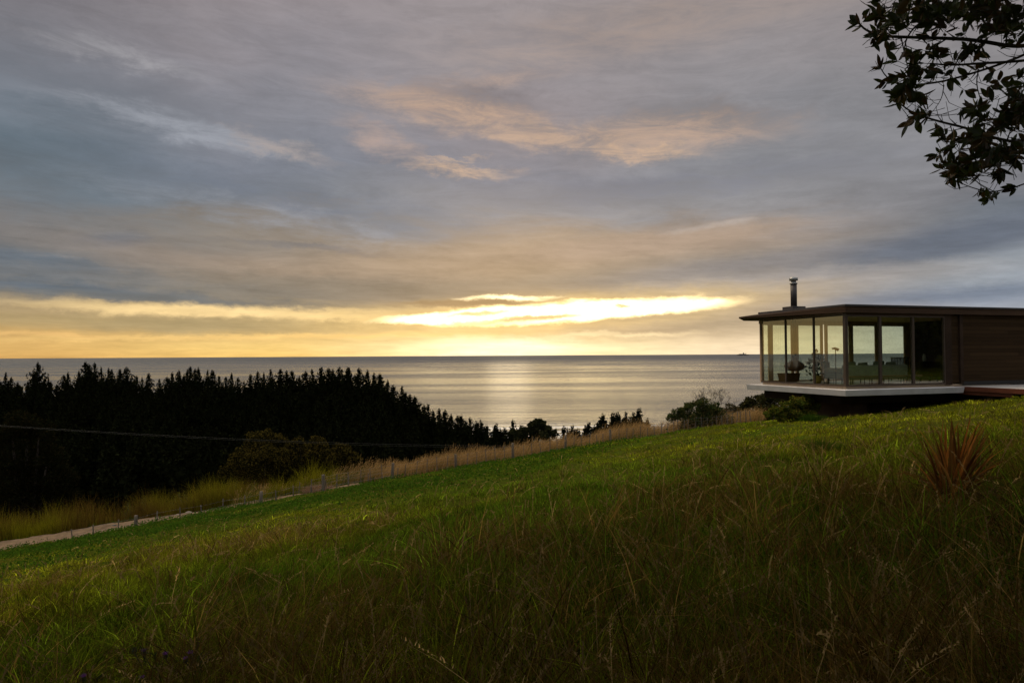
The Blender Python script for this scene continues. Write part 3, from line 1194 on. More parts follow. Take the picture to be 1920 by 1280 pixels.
# indices: lo 0-4, top 5-8, eave 9 tip, 10, 11
roof.add(v, [(4, 3, 2, 1, 0), (5, 6, 7, 8), (0, 1, 6, 5), (0, 5, 9, 4), (5, 8, 9), (9, 8, 10), (4, 9, 10, 3), (8, 7, 11, 10), (3, 10, 11, 2), (1, 2, 11, 7, 6)])
ro = roof.build('roof', M_fascia, house)
cap = hmb()
cap.hexa([(-0.10, -0.14, ZT + 0.002), (16.5, -0.14, ZT + 0.002), (16.5, 4.72, ZT + 0.002), (-0.04, 4.72, ZT + 0.002)],
         [(-0.10, -0.14, ZT + 0.075), (16.5, -0.14, ZT + 0.075), (16.5, 4.72, ZT + 0.075), (-0.04, 4.72, ZT + 0.075)])
cap.build('roof_edge', M_roof, house, 0.01)
hmb().box(0.08, RX, 0.08, TS - 0.06, GH + 0.012, GH + 0.06).build('ceiling', M_ceil, house)
# chimney on the roof
CHS, CHT = 0.95, 3.7
cb = hmb()
cb.box(CHS - 0.32, CHS + 0.32, CHT - 0.32, CHT + 0.32, ZT + 0.077, ZT + 0.26)
cbo = cb.build('chimney', M_flue, ro, 0.01)
fl = hmb()
fl.lathe([(0.125, 0.0), (0.125, 0.93)], (CHS, CHT, ZT + 0.262), 20)
fl.build('flue_pipe', M_flue, ro)
cw = hmb()
cw.lathe([(0.15, 0.0), (0.15, 0.05), (0.10, 0.06), (0.10, 0.14), (0.17, 0.15), (0.17, 0.26), (0.05, 0.30)], (CHS, CHT, ZT + 1.194), 20)
cw.build('chimney_cowl', M_steel, ro)


def window(a, b, plane, fixed, z0, z1, fw=0.045, fd=0.07, name='window', mull=M_frame):
    """framed pane. plane 's': runs along s at t=fixed; plane 't': runs along t at s=fixed"""
    f = hmb()

    def bx(u0, u1, h0, h1, d0=-fd / 2, d1=fd / 2, m=f):
        if plane == 's':
            m.box(u0, u1, fixed + d0, fixed + d1, h0, h1)
        else:
            m.box(fixed + d0, fixed + d1, u0, u1, h0, h1)
    bx(a, a + fw, z0, z1)
    bx(b - fw, b, z0, z1)
    bx(a + fw, b - fw, z0, z0 + 0.06)
    bx(a + fw, b - fw, z1 - 0.05, z1)
    fo = f.build(name, mull, house)
    p = hmb()
    bx(a + fw - 0.008, b - fw + 0.008, z0 + 0.052, z1 - 0.042, -0.006, 0.006, p)
    p.build('pane', M_glass, fo)
    return fo


# left facade: three panes with slim mullions
e = [0.075, 1.57, 3.12, TS]
for a, b in zip(e[:-1], e[1:]):
    window(a, b, 't', 0.035, 0.003, GH + 0.008, 0.03)
# right facade: three sliding panes below a deep header
e = [0.075, 1.62, 3.19, LX]
for a, b in zip(e[:-1], e[1:]):
    window(a, b, 's', 0.035, 0.003, GH - 0.02, 0.05, 0.09)
hmb().box(-0.002, 0.073, -0.002, 0.073, 0.003, GH + 0.0645).build('corner_post', M_frame, house)
# the header trim over the front glass
hmb().box(0.076, LX, 0.0, 0.035, GH - 0.018, GH + 0.0645).build('window_header', M_fascia, house)
# seaward facade: deep timber frames and full height panes
posts = [0.05, 0.50, 1.64, 1.86, 3.20, 3.42, 4.80, 6.36, 8.05]
wid = [0.10, 0.14, 0.06, 0.08, 0.06, 0.08, 0.14, 0.30, 0.30]
for x, w in zip(posts, wid):
    hmb().box(x - w / 2, x + w / 2, TS - 0.05, TS + 0.05, 0.003, GH - 0.13).build('post', M_post, house)
hmb().box(0.0, RX, TS - 0.10, TS + 0.10, GH - 0.128, GH + 0.010).build('lintel', M_post, house)
edges = [(p - w / 2, p + w / 2) for p, w in zip(posts, wid)]
for k in range(len(edges) - 1):
    a, b = edges[k][1], edges[k + 1][0]
    if b - a > 0.25:
        window(a + 0.002, b - 0.002, 's', TS, 0.005, GH - 0.132, 0.04, 0.06, mull=M_post)
# interior end wall and board clad wing to the right
hmb().box(RX, RX + 0.15, 0.075, TS + 0.1, 0.003, GH + 0.010).build('interior_wall', M_inner, house)
hmb().box(LX + 0.002, LX + 0.32, -0.02, 0.16, -0.02, GH + 0.0645).build('pier', M_dark, house)
w1 = hmb()
w1.box(LX + 0.323, LX + 0.74, 0.05, 0.20, 0.05, GH + 0.0645)
w1.build('board_panel', M_board, house)
hmb().box(LX + 0.743, LX + 0.90, -0.03, 0.18, 0.0, GH + 0.0645).build('pier', M_dark, house)
w2 = hmb()
w2.box(LX + 0.903, 16.3, 0.05, 0.20, 0.10, GH + 0.0645)
w2.build('board_wall', M_board, house)
hmb().box(LX + 0.903, 16.3, 0.03, 0.20, -0.05, 0.097).build('base_flashing', M_black, house)
hmb().box(RX + 0.152, 16.3, TS - 0.1, TS + 0.1, -0.05, GH + 0.010).build('rear_wall', M_board, house)
hmb().box(16.302, 16.45, 0.05, TS + 0.1, -0.05, GH + 0.0645).build('end_wall', M_board, house)
hmb().box(5.125, 16.3, 0.20, 5.0, SL - 0.22, -0.055).build('rear_floor', M_slab, house)
# terrace deck in front of the wing
DS = 5.16
dk = hmb()
dk.box(DS + 0.06, 16.0, -4.4, 0.025, SL - 0.03, SL + 0.012)
dko = dk.build('terrace_deck', M_deck, house)
df = hmb()
df.box(DS, DS + 0.055, -4.4, 0.0, SL - 0.155, SL + 0.016)
df.box(DS, 16.0, -4.46, -4.403, SL - 0.155, SL + 0.016)
df.build('deck_fascia', M_red, dko)
d2 = hmb()
d2.box(DS + 0.07, DS + 0.13, -2.2, 0.0, SL - 0.29, SL - 0.16)
d2.build('deck_bearer', M_red, dko)
hmb().box(DS + 0.5, 16.0, -1.15, -0.75, -0.75, SL - 0.16).build('deck_beam', M_black, house)
bw = hmb()
bw.box(8.15, 16.0, -1.75, -1.5, -2.2, SL - 0.16)
bw.box(7.35, 8.148, -1.7, -1.5, -2.2, -0.62)
bw.build('block_wall', M_block, house)
# horizontal cladding under the floor
uc = hmb()
for k in range(9):
    uc.box(1.97, 6.6, 1.50, 1.595, -0.50 - 0.2 * k, -0.325 - 0.2 * k)
uc.build('underfloor_cladding', M_dark, house)

# ------------------------------------------------------------------ things in the living room
M_uph = mat('grey_green_wool', (0.17, 0.175, 0.14), 0.9, 0.12, 6.0, 0.3, 90.0)
M_cush = mat('olive_cushion', (0.10, 0.105, 0.075), 0.9, 0.15, 6.0, 0.3, 90.0)
M_tan = mat('tan_leather', (0.20, 0.105, 0.05), 0.5, 0.15, 5.0, 0.2, 60.0)
M_wood = mat('walnut', (0.11, 0.060, 0.032), 0.45, 0.2, 3.0, stretch=(1, 6, 1))
M_basket = mat('woven_basket', (0.16, 0.085, 0.035), 0.8, 0.3, 14.0, 0.6, 40.0)
M_pot = mat('mustard_ceramic', (0.42, 0.27, 0.05), 0.4, 0.05, 4.0)
LM_PLANT = leaf_mat('house_plant_leaf', 0.3, gloss=0.04)


def solid(name, shapes, m, parent, bevel=0.0):
    b_ = MB()
    for s_ in shapes:
        b_.box(*s_)
    return b_.build(name, m, parent, bevel)


def at(name, s, t, rz=0.0, h=0.0):
    return empty(name, hw_(s, t, h), HOUSE_RZ + rz)


# hanging fireplace: flue from the ceiling and a lens shaped hearth with a mouth on the right
fp = at('hanging_fireplace', CHS, CHT)
tag(fp, 'brown suspended fireplace with a lens shaped hearth on a ceiling flue', 'fireplace')
MB().lathe([(0.085, 1.05), (0.085, GH + 0.01)], (0, 0, 0), 18).build('flue', M_flue, fp)
h = MB()
n, mseg = 26, 28
prof = [(0.03, 0.47), (0.20, 0.49), (0.33, 0.55), (0.40, 0.63), (0.42, 0.69), (0.37, 0.77), (0.25, 0.84), (0.14, 0.93), (0.09, 1.06)]
vs_ = []
fs = []
for r, z in prof:
    for k in range(mseg):
        a = 2 * PI * k / mseg
        vs_.append((r * math.cos(a), r * math.sin(a), z))
for i in range(len(prof) - 1):
    for k in range(mseg):
        a = 2 * PI * (k + 0.5) / mseg
        if i in (3, 4) and abs(math.atan2(math.sin(a + 0.35), math.cos(a + 0.35))) < 0.75:
            continue                       # the mouth of the hearth
        k2 = (k + 1) % mseg
        fs.append((i * mseg + k, i * mseg + k2, (i + 1) * mseg + k2, (i + 1) * mseg + k))
fs.append(tuple(range(mseg))[::-1])
h.add(vs_, fs, True)
ho = h.build('hearth', mat('rusted_steel', (0.17, 0.088, 0.048), 0.6, 0.25, 5.0), fp)
sm = ho.modifiers.new('thickness', 'SOLIDIFY')
sm.thickness = 0.02

lb = at('log_basket', 1.0, 4.12)
lb.scale = (0.68, 0.8, 0.95)
tag(lb, 'tapered open basket of firewood on the floor below the hanging fireplace', 'basket')
b_ = MB()
b_.hexa([(-0.36, -0.2, 0.01), (0.36, -0.2, 0.01), (0.36, 0.2, 0.01), (-0.36, 0.2, 0.01)], [(-0.47, -0.26, 0.05), (0.47, -0.26, 0.05), (0.47, 0.26, 0.05), (-0.47, 0.26, 0.05)])
for sgn in (-1, 1):
    b_.hexa([(-0.47, sgn * 0.26 - 0.015, 0.05), (0.47, sgn * 0.26 - 0.015, 0.05), (0.47, sgn * 0.26 + 0.015, 0.05), (-0.47, sgn * 0.26 + 0.015, 0.05)],
            [(-0.56, sgn * 0.30 - 0.015, 0.40), (0.56, sgn * 0.30 - 0.015, 0.40), (0.56, sgn * 0.30 + 0.015, 0.40), (-0.56, sgn * 0.30 + 0.015, 0.40)])
    b_.hexa([(sgn * 0.47 - 0.015, -0.24, 0.05), (sgn * 0.47 + 0.015, -0.24, 0.05), (sgn * 0.47 + 0.015, 0.24, 0.05), (sgn * 0.47 - 0.015, 0.24, 0.05)],
            [(sgn * 0.56 - 0.015, -0.28, 0.40), (sgn * 0.56 + 0.015, -0.28, 0.40), (sgn * 0.56 + 0.015, 0.28, 0.40), (sgn * 0.56 - 0.015, 0.28, 0.40)])
b_.build('basket_body', M_basket, lb)
for k in range(5):
    l_ = MB()
    y = -0.18 + 0.09 * k
    l_.tube([(-0.40 + 0.02 * k, y, 0.20 + 0.06 * (k % 2)), (0.38, y + 0.02, 0.22 + 0.05 * (k % 3))], 0.05, 9)
    l_.build('log', M_wood, lb)

# plant in a mustard pot
pp = at('potted_plant', 1.2, 2.72)
tag(pp, 'leafy house plant in a mustard pot between the left facade mullions', 'plant')
MB().lathe([(0.12, 0.0), (0.16, 0.10), (0.17, 0.30), (0.15, 0.32)], (0, 0, 0), 18).build('pot', M_pot, pp)
MB().tube([(0, 0, 0.3), (0.03, 0.02, 0.7), (-0.02, 0, 1.15)], [0.02, 0.016, 0.008], 6).build('stem', M_wood, pp)
r_ = np.random.default_rng(21)
pc = np.concatenate([r_.normal((0.05, 0, 1.00), (0.13, 0.13, 0.22), (70, 3)), r_.normal((-0.12, 0, 0.62), (0.17, 0.13, 0.22), (80, 3))])
V, q = leaf_quads(pc, 0.20, r_, 0.5)
link_mesh('foliage', np_mesh('foliage', V, q, None, np.repeat(np.array([0.045, 0.06, 0.022]) * r_.uniform(0.6, 1.3, len(pc))[:, None], 4, 0)), LM_PLANT, pp)

# armchair by the plant
ac = at('armchair', 1.75, 2.35, 0.6)
tag(ac, 'dark wood framed armchair standing beside the floor lamp', 'armchair')
solid('seat', [(-0.32, 0.32, -0.32, 0.32, 0.32, 0.44)], M_cush, ac, 0.03)
solid('backrest', [(-0.32, 0.32, 0.26, 0.36, 0.445, 0.86)], M_cush, ac, 0.03)
for x in (-0.34, 0.34):
    for y in (-0.30, 0.32):
        MB().tube([(x * 1.05, y * 1.05, 0), (x, y, 0.58)], [0.014, 0.02], 8).build('leg', M_wood, ac)
    solid('armrest', [(x - 0.03, x + 0.03, -0.34, 0.36, 0.582, 0.61)], M_wood, ac, 0.008)

# floor lamp
fl_ = at('floor_lamp', 0.62, 1.12)
tag(fl_, 'slim black floor lamp with a small angled shade', 'lamp')
MB().lathe([(0.15, 0.0), (0.15, 0.02), (0.02, 0.03)], (0, 0, 0), 20).build('base', M_black, fl_)
MB().tube([(0, 0, 0.03), (0, 0, 1.36)], 0.016, 8).build('pole', M_black, fl_)
MB().tube([(-0.11, 0.05, 1.38), (-0.02, 0.01, 1.39), (0.10, -0.04, 1.33)], [0.03, 0.045, 0.055], 14).build('lamp_shade', M_black, fl_)

# sofa, its back to the front glass
sf = at('sofa', 2.78, 1.55)
tag(sf, 'long low grey green sofa with its back to the front glass', 'sofa')
solid('seat', [(-1.55, 1.55, -0.05, 0.85, 0.20, 0.44)], M_uph, sf, 0.05)
solid('backrest', [(-1.55, 1.55, -0.28, -0.055, 0.20, 0.74)], M_uph, sf, 0.05)
for x in (-1.55, 1.33):
    solid('armrest', [(x, x + 0.22, -0.05, 0.85, 0.445, 0.62)], M_uph, sf, 0.04)
for x in (-1.4, -0.2, 0.2, 1.4):
    for y in (-0.2, 0.75):
        MB().tube([(x, y, 0), (x, y, 0.20)], [0.018, 0.024], 8).build('leg', M_black, sf)
for k, (x, w, hh) in enumerate([(-1.05, 0.52, 0.86), (-0.45, 0.50, 0.83), (0.35, 0.56, 0.88), (0.95, 0.50, 0.85)]):
    cu = at('cushion', 2.78 + x, 1.55 + 0.10, 0, 0.46)
    tag(cu, ['olive cushion at the lamp end of the grey green sofa', 'olive cushion second from the lamp on the sofa', 'taller olive cushion third from the lamp on the sofa', 'olive cushion at the far right end of the sofa'][k], 'cushion', 'cushions on the sofa')
    b_ = MB()
    b_.hexa([(-w / 2, -0.14, 0), (w / 2, -0.14, 0), (w / 2, 0.02, 0), (-w / 2, 0.02, 0)], [(-w / 2 + 0.03, -0.16, hh - 0.46), (w / 2 - 0.03, -0.16, hh - 0.44), (w / 2 - 0.03, -0.08, hh - 0.44), (-w / 2 + 0.03, -0.08, hh - 0.46)])
    b_.build('pad', M_cush, cu, 0.035)
# coffee table
ct = at('coffee_table', 2.4, 3.3)
tag(ct, 'low dark coffee table with thin legs on the far side of the sofa', 'table')
solid('table_top', [(-0.45, 0.45, -0.3, 0.3, 0.34, 0.37)], M_wood, ct, 0.006)
for x in (-0.4, 0.4):
    for y in (-0.25, 0.25):
        MB().tube([(x, y, 0), (x, y, 0.34)], 0.014, 6).build('leg', M_black, ct)
# bench with pale slats under the front glass
bn = at('bench', 2.6, 0.42)
tag(bn, 'long low bench with thin legs against the front glass', 'bench')
solid('seat', [(-2.2, 1.3, -0.16, 0.16, 0.30, 0.37)], M_wood, bn, 0.01)
for x in (-2.1, -1.2, -0.3, 0.55, 1.2):
    for y in (-0.12, 0.12):
        MB().tube([(x, y, 0), (x, y, 0.30)], 0.014, 6).build('leg', M_black, bn)
# sideboard with vase
sb = at('sideboard', 6.28, 2.2)
tag(sb, 'dark sideboard behind the last front pane beside the pier', 'sideboard')
solid('cabinet', [(-0.52, 0.52, -0.25, 0.25, 0.22, 0.84)], M_dark, sb, 0.008)
for x in (-0.46, 0.46):
    for y in (-0.18, 0.18):
        solid('leg', [(x - 0.03, x + 0.03, y - 0.03, y + 0.03, 0.0, 0.218)], M_black, sb)
vz = at('vase', 6.2, 2.15, 0, 0.842)
tag(vz, 'pale slim vase holding a bare leafy branch on the sideboard', 'vase')
MB().lathe([(0.05, 0.0), (0.07, 0.08), (0.06, 0.25), (0.03, 0.33)], (0, 0, 0), 16).build('vase_body', mat('stoneware', (0.42, 0.39, 0.34), 0.5, 0.1, 5.0), vz)
br = MB()
br.tube([(0, 0, 0.3), (0.03, 0.0, 0.55), (-0.03, 0, 0.8), (-0.12, 0.02, 1.15)], [0.012, 0.01, 0.008, 0.004], 6)
br.tube([(0.03, 0, 0.55), (0.14, 0, 0.7)], [0.007, 0.004], 5)
br.tube([(-0.03, 0, 0.8), (0.10, 0.02, 0.95)], [0.007, 0.003], 5)
bro = br.build('branch', M_black, vz)
pc = np.concatenate([r_.normal((0, 0, z), (0.07, 0.05, 0.05), (7, 3)) for z in (0.5, 0.65, 0.8, 0.95, 1.1)])
V, q = leaf_quads(pc, 0.09, r_, 0.5)
link_mesh('foliage', np_mesh('vase_leaves', V, q, None, np.full((len(V), 3), 0.02)), LM_PLANT, bro)
# slatted chair by the seaward glass
sc_ = at('slatted_chair', 6.62, 4.0, 0.0)
tag(sc_, 'dark slat backed chair by the seaward window beyond the sofa', 'chair')
solid('seat', [(-0.55, 0.45, -0.3, 0.25, 0.36, 0.42)], M_wood, sc_, 0.01)
bk = MB()
for k in range(12):
    bk.box(-0.55 + 0.086 * k, -0.55 + 0.086 * k + 0.035, -0.33, -0.30, 0.36, 0.98)
bk.box(-0.56, 0.46, -0.335, -0.295, 0.982, 1.02)
bk.build('slatted_back', M_black, sc_)
for x in (-0.5, 0.4):
    for y in (-0.27, 0.2):
        MB().tube([(x, y, 0), (x, y, 0.36)], 0.018, 6).build('leg', M_black, sc_)

# ------------------------------------------------------------------ pines
LM_PINE = leaf_mat('pine_needles', 0.10)
LM_LEAF = leaf_mat('broad_leaf', 0.25)
M_bark = mat('bark', (0.030, 0.021, 0.015), 0.9, 0.3, 4.0, 0.6, 12.0, stretch=(1, 1, 0.3))
M_barkl = mat('grey_bark', (0.10, 0.085, 0.07), 0.9, 0.3, 4.0, 0.6, 12.0, stretch=(1, 1, 0.3))


def pine_mesh(seed, H=17.0, R=3.0, lead=1.0, n_whorl=24):
    rng = np.random.default_rng(seed)
    pts = []
    ss = []
    for k in range(n_whorl):
        f = k / (n_whorl - 1)
        z = H * (0.14 + 0.80 * f)
        rr = R * (1.04 - f ** 2.1) * rng.uniform(0.6, 1.2) + 0.15
        nb = int(rng.integers(5, 8)) if f < 0.85 else 4
        a0 = rng.uniform(0, 2 * PI)
        for b in range(nb):
            a = a0 + 2 * PI * b / nb + rng.normal(0, 0.25)
            L_ = rr * rng.uniform(0.6, 1.2)
            m_ = max(3, int(L_ * 4.2))
            tpar = np.linspace(0.15, 1, m_)
            px_ = np.cos(a) * L_ * tpar
            py_ = np.sin(a) * L_ * tpar
            pz_ = z + L_ * (-0.10 * tpar + 0.45 * tpar ** 2.5)
            P = np.stack([px_, py_, pz_], 1) + rng.normal(0, 0.12, (m_, 3))
            pts.append(P)
            ss.append(np.full(m_, 1.05 * (1 - 0.42 * f)))
            # upright candle at the branch end
            P = np.array([[px_[-1], py_[-1], pz_[-1] + d] for d in (0.25, 0.5)])
            pts.append(P)
            ss.append(np.full(2, 0.62 * (1 - 0.3 * f)))
    m_ = int(9 * lead)
    zt = np.linspace(H * 0.90, H, m_)
    pts.append(np.stack([rng.normal(0, 0.06, m_), rng.normal(0, 0.06, m_), zt], 1))
    ss.append(np.linspace(0.75, 0.30, m_))
    P = np.concatenate(pts)
    S = np.concatenate(ss)
    P = np.repeat(P, 2, 0) + rng.normal(0, 0.10, (len(P) * 2, 3))
    S = np.repeat(S, 2)
    V, q = leaf_quads(P, S, rng, 0.55, up=0.5)
    c = np.array([0.009, 0.0105, 0.004]) * rng.uniform(0.6, 1.4, len(P))[:, None]
    return V, q, np.repeat(c, 4, 0)


def trunk_mb(H, r, seed=0, bend=0.2):
    rng = np.random.default_rng(seed)
    z = np.linspace(-0.6, H, 7)
    p = [(rng.normal(0, bend) * (k / 6), rng.normal(0, bend) * (k / 6), zz_) for k, zz_ in enumerate(z)]
    return MB().tube(p, list(np.linspace(r, r * 0.15, 7)), 8)


PINES = []
for k in range(5):
    V, q, c = pine_mesh(100 + k, 17.0, [2.7, 3.3, 2.3, 3.6, 2.5][k], [1, 1.4, 1, 1, 1.5][k])
    PINES.append((V, q, c, np_mesh('pine_crown', V, q, None, c)))
PTR = trunk_mb(16.0, 0.24, 5, 0.06)
tm = bpy.data.meshes.new('pine_trunk')
tm.from_pydata(PTR.v, [], PTR.f)
tm.polygons.foreach_set('use_smooth', PTR.sm)
for p in PINES:
    p[3].materials.append(LM_PINE)
tm.materials.append(M_bark)
PN = 0


def pine_at(x, y, tipz, label, group, H=None, wide=1.0):
    """a pine whose tip stands at tipz, rooted in the ground"""
    global PN
    z0 = ground_z(x, y)
    Hh = max(3.0, tipz - z0)
    k = PN % 5
    PN += 1
    r = empty('pine_tree', (x, y, z0), random.uniform(0, 6.28))
    r.rotation_euler.x = random.gauss(0, 0.025)
    r.rotation_euler.y = random.gauss(0, 0.025)
    wide *= random.uniform(0.75, 1.35)
    s = Hh / 17.0
    r.scale = (0.5 * s * wide + 0.5 * wide, 0.5 * s * wide + 0.5 * wide, s)
    tag(r, label, 'pine tree', group)
    link_mesh('crown', PINES[k][3], None, r)
    link_mesh('trunk', tm, None, r)
    return r


sky_l = [(8, 697, .8), (22, 706, .7), (52, 712, .8), (70, 677, 1.0), (84, 708, .7), (93, 704, .5), (118, 702, .8), (131, 697, .8), (148, 694, .8), (160, 677, 1.0), (172, 681, .9), (181, 679, .7), (193, 686, .7),
         (203, 688, .7), (213, 692, .8), (222, 691, .9), (239, 687, .9), (256, 703, .8), (268, 706, .5), (279, 699, 1.0), (298, 709, .6), (311, 706, .9), (322, 697, .7), (337, 692, .8),
         (345, 691, .7), (355, 686, 1.0), (366, 690, .8), (377, 688, .8), (388, 692, .8), (402, 693, 1.0), (412, 704, .7), (423, 705, .9), (434, 698, .9), (446, 707, .8), (459, 712, .5), (468, 701, .8),
         (484, 695, 1.0), (496, 697, .8), (509, 691, 1.0), (526, 691, 1.0), (537, 694, .9), (549, 694, 1.0), (561, 705, .8), (576, 694, 1.1), (587, 690, .9), (600, 687, 1.1), (611, 689, .9)]
for k, (px, py, wd) in enumerate(sky_l):
    d = 232 + 14 * math.sin(k * 2.3)
    P = pt(px, py, d)
    if px == 70:
        lb_, gp = 'tall lone tipped pine standing above its neighbours beside the bare headland', None
    elif px == 160:
        lb_, gp = 'tallest pine of the clump near the left of the skyline', None
    elif px == 239:
        lb_, gp = 'pointed pine alone in a skyline gap right of the left clump', None
    elif px == 279:
        lb_, gp = 'slim pine between two gaps in the left skyline', None
    elif px < 330:
        lb_, gp = 'black pine in the ragged left half of the skyline', 'pines along the ragged left skyline'
    else:
        lb_, gp = 'black spire topped pine in the middle of the skyline row', 'pines along the middle skyline'
    pine_at(P[0], P[1], P[2], lb_, gp, wide=1.15 * wd)
# the rounded shoulder and its falling right edge
edge = [(622, 691), (634, 688), (648, 689), (660, 689), (672, 690), (684, 693), (696, 698), (706, 700), (716, 708), (728, 712), (739, 721), (749, 723), (760, 735), (770, 740), (781, 743), (792, 758), (803, 757),
        (814, 770), (821, 766), (833, 768), (846, 777), (853, 779), (862, 778), (872, 787), (884, 783), (893, 790), (905, 793), (917, 797), (930, 797), (939, 803), (952, 800), (962, 806), (975, 806), (984, 805)]
for k, (px, py) in enumerate(edge):
    d = 222 + 16 * math.sin(k * 1.9) - max(0, px - 700) * 0.12
    P = pt(px, py - 1, d)
    big = px > 805 and px < 836
    pine_at(P[0], P[1], P[2], 'black pine on the wooded shoulder falling to the sea', 'pines on the falling shoulder', wide=1.2 if not big else 1.05)
# pines in front of the surf, right of centre
for k, (px, py, wd) in enumerate([(1056, 797, .5), (1066, 801, .4), (1077, 795, .7), (1090, 797, .45), (1100, 790, .8), (1108, 795, .5), (1121, 787, .6), (1129, 778, .7), (1137, 776, .6), (1147, 773, .9), (1157, 772, .8), (1164, 773, .7), (1178, 770, .6), (1190, 764, .8), (1200, 772, .8), (1208, 783, .5), (1125, 792, .9), (1140, 786, .9), (1153, 783, 1.0), (1170, 782, 1.0), (1184, 780, .9), (1196, 782, .9), (1070, 806, .9), (1084, 804, .9), (1098, 802, .9), (1112, 800, .8)]):
    d = 150 + 6 * math.sin(k * 2.1)
    P = pt(px, py, d)
    lb_ = 'small dark pine in the thicket beyond the fence against the sea' if px > 1115 else 'little dark pine in the low row in front of the surf'
    if px == 1190:
        lb_ = 'highest pointed pine of the thicket beyond the fence'
    pine_at(P[0], P[1], P[2], lb_, 'small pines beyond the fence' if px != 1190 else None, wide=1.5 * wd)
# pines just below the skyline: second and third ranks
rr_ = np.random.default_rng(77)
for row, (dd, drop, step) in enumerate([(214, 16, 13), (198, 34, 15), (182, 55, 17)]):
    px = -60
    while px < 1000:
        yy = np.interp(px, [s_[0] for s_ in sky_l + [(e_[0], e_[1], 1) for e_ in edge]], [s_[1] for s_ in sky_l] + [e_[1] for e_ in edge])
        P = pt(px, yy + drop + rr_.uniform(-7, 9), dd + rr_.uniform(-6, 6))
        pine_at(P[0], P[1], P[2], 'black pine in the crowded ranks below the skyline', 'pines in the ranks below the skyline', wide=rr_.uniform(0.85, 1.1))
        px += step * rr_.uniform(0.7, 1.4)
print('pines', PN)
# the rest of the wood, one dark mass
parts = []
for k in range(330):
    d = rr_.uniform(86, 190)
    px = rr_.uniform(-420, 1120)
    x, y = pt(px, 800, d)[:2]
    z0 = ground_z(x, y)
    if z0 > -17:
        continue
    top = pt(px, np.interp(d, [80, 190], [845, 745]) + max(0, px - 640) * 0.13 + rr_.uniform(-10, 14), d)[2]
    s = (top - z0) / 17.0
    if s < 0.25:
        continue
    V, q, c, _ = PINES[k % 5]
    a = rr_.uniform(0, 6.28)
    R = np.array([[math.cos(a), -math.sin(a), 0], [math.sin(a), math.cos(a), 0], [0, 0, 1]])
    hs = 0.5 * s + 0.5
    parts.append(((V * np.array([hs, hs, s])) @ R.T + np.array([x, y, z0]), q, None, c))
for k in range(190):                       # beyond the frame to the left
    d = rr_.uniform(120, 250)
    x, y = -d * rr_.uniform(0.82, 1.5), d
    z0 = ground_z(x, y)
    s = rr_.uniform(0.8, 1.1)
    V, q, c, _ = PINES[k % 5]
    parts.append((V * s + np.array([x, y, z0]), q, None, c))
V, q, t, c = join_np(parts)
o = link_mesh('pine_wood', np_mesh('pine_wood', V, q, None, c), LM_PINE)
tag(o, 'dark mass of pines filling the valley below the skyline', 'wood', kind='stuff')


# ------------------------------------------------------------------ rounded trees and bushes
def crown_np(lobes, n, size, rng, base, tip, shell=0.22, aspect=0.6):
    """leaf clumps through the outer part of several lobes; rim light is painted in, outer leaves brighter"""
    # every lobe is a heap of smaller tufts
    sub = []
    for l in lobes:
        sub.append((l[0], l[1], l[2], l[3] * 0.86, l[4] * 0.86, l[5] * 0.86))
        for _ in range(11):
            v_ = rng.normal(size=3)
            v_[2] = abs(v_[2]) * 0.9 - 0.25
            v_ /= np.linalg.norm(v_)
            f_ = rng.uniform(0.24, 0.42)
            sub.append((l[0] + v_[0] * l[3] * 0.80, l[1] + v_[1] * l[4] * 0.80, l[2] + v_[2] * l[5] * 0.80, l[3] * f_, l[4] * f_, l[5] * f_))
    lobes = sub
    vol = np.array([(l[3] * l[4] * l[5]) ** (2 / 3) for l in lobes])
    pick = rng.choice(len(lobes), n, p=vol / vol.sum())
    Lb = np.array(lobes)[pick]
    d = rng.normal(size=(n, 3))
    d /= np.linalg.norm(d, axis=1)[:, None]
    # twig clumps: directions gathered round random centres
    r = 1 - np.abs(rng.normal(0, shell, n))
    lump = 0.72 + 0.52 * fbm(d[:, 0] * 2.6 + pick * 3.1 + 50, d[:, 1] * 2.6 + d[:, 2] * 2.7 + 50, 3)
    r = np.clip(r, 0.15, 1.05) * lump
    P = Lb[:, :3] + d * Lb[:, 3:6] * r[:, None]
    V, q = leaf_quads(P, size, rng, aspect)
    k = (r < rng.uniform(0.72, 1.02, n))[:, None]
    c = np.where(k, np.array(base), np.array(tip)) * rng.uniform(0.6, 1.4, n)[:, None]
    return V, q, np.repeat(c, 4, 0)


def bush(name, px, py, d, lobes, n, size, base, tip, label, cat, group=None, trunk=0.12, seed=1, shell=0.22, th=None):
    rng = np.random.default_rng(seed)
    x, y, _ = pt(px, py, d)
    z0 = ground_z(x, y)
    r = empty(name, (x, y, z0))
    tag(r, label, cat, group)
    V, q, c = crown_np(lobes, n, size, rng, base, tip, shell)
    link_mesh('crown', np_mesh('crown', V, q, None, c), LM_LEAF, r)
    tb = MB()
    for l in lobes[:6]:
        tb.tube([(0, 0, -0.4), (l[0] * 0.3, l[1] * 0.3, l[2] * 0.45), (l[0] * 0.9, l[1] * 0.9, l[2])], [trunk, trunk * 0.7, trunk * 0.25], 7)
    tb.build('trunk', M_bark, r)
    return r


def lobes_px(px0, py0, d, L):
    """lobes given as (px, py, radius px) in the picture plane at distance d, relative to the root"""
    x0, y0, _ = pt(px0, py0, d)
    z0 = ground_z(x0, y0)
    out = []
    for (px, py, rp, dy) in L:
        p = pt(px, py, d + dy)
        r = rp * (d + dy) / F
        out.append((p[0] - x0, p[1] - y0, p[2] - z0, r, r * 1.05, r * 0.95))
    return out


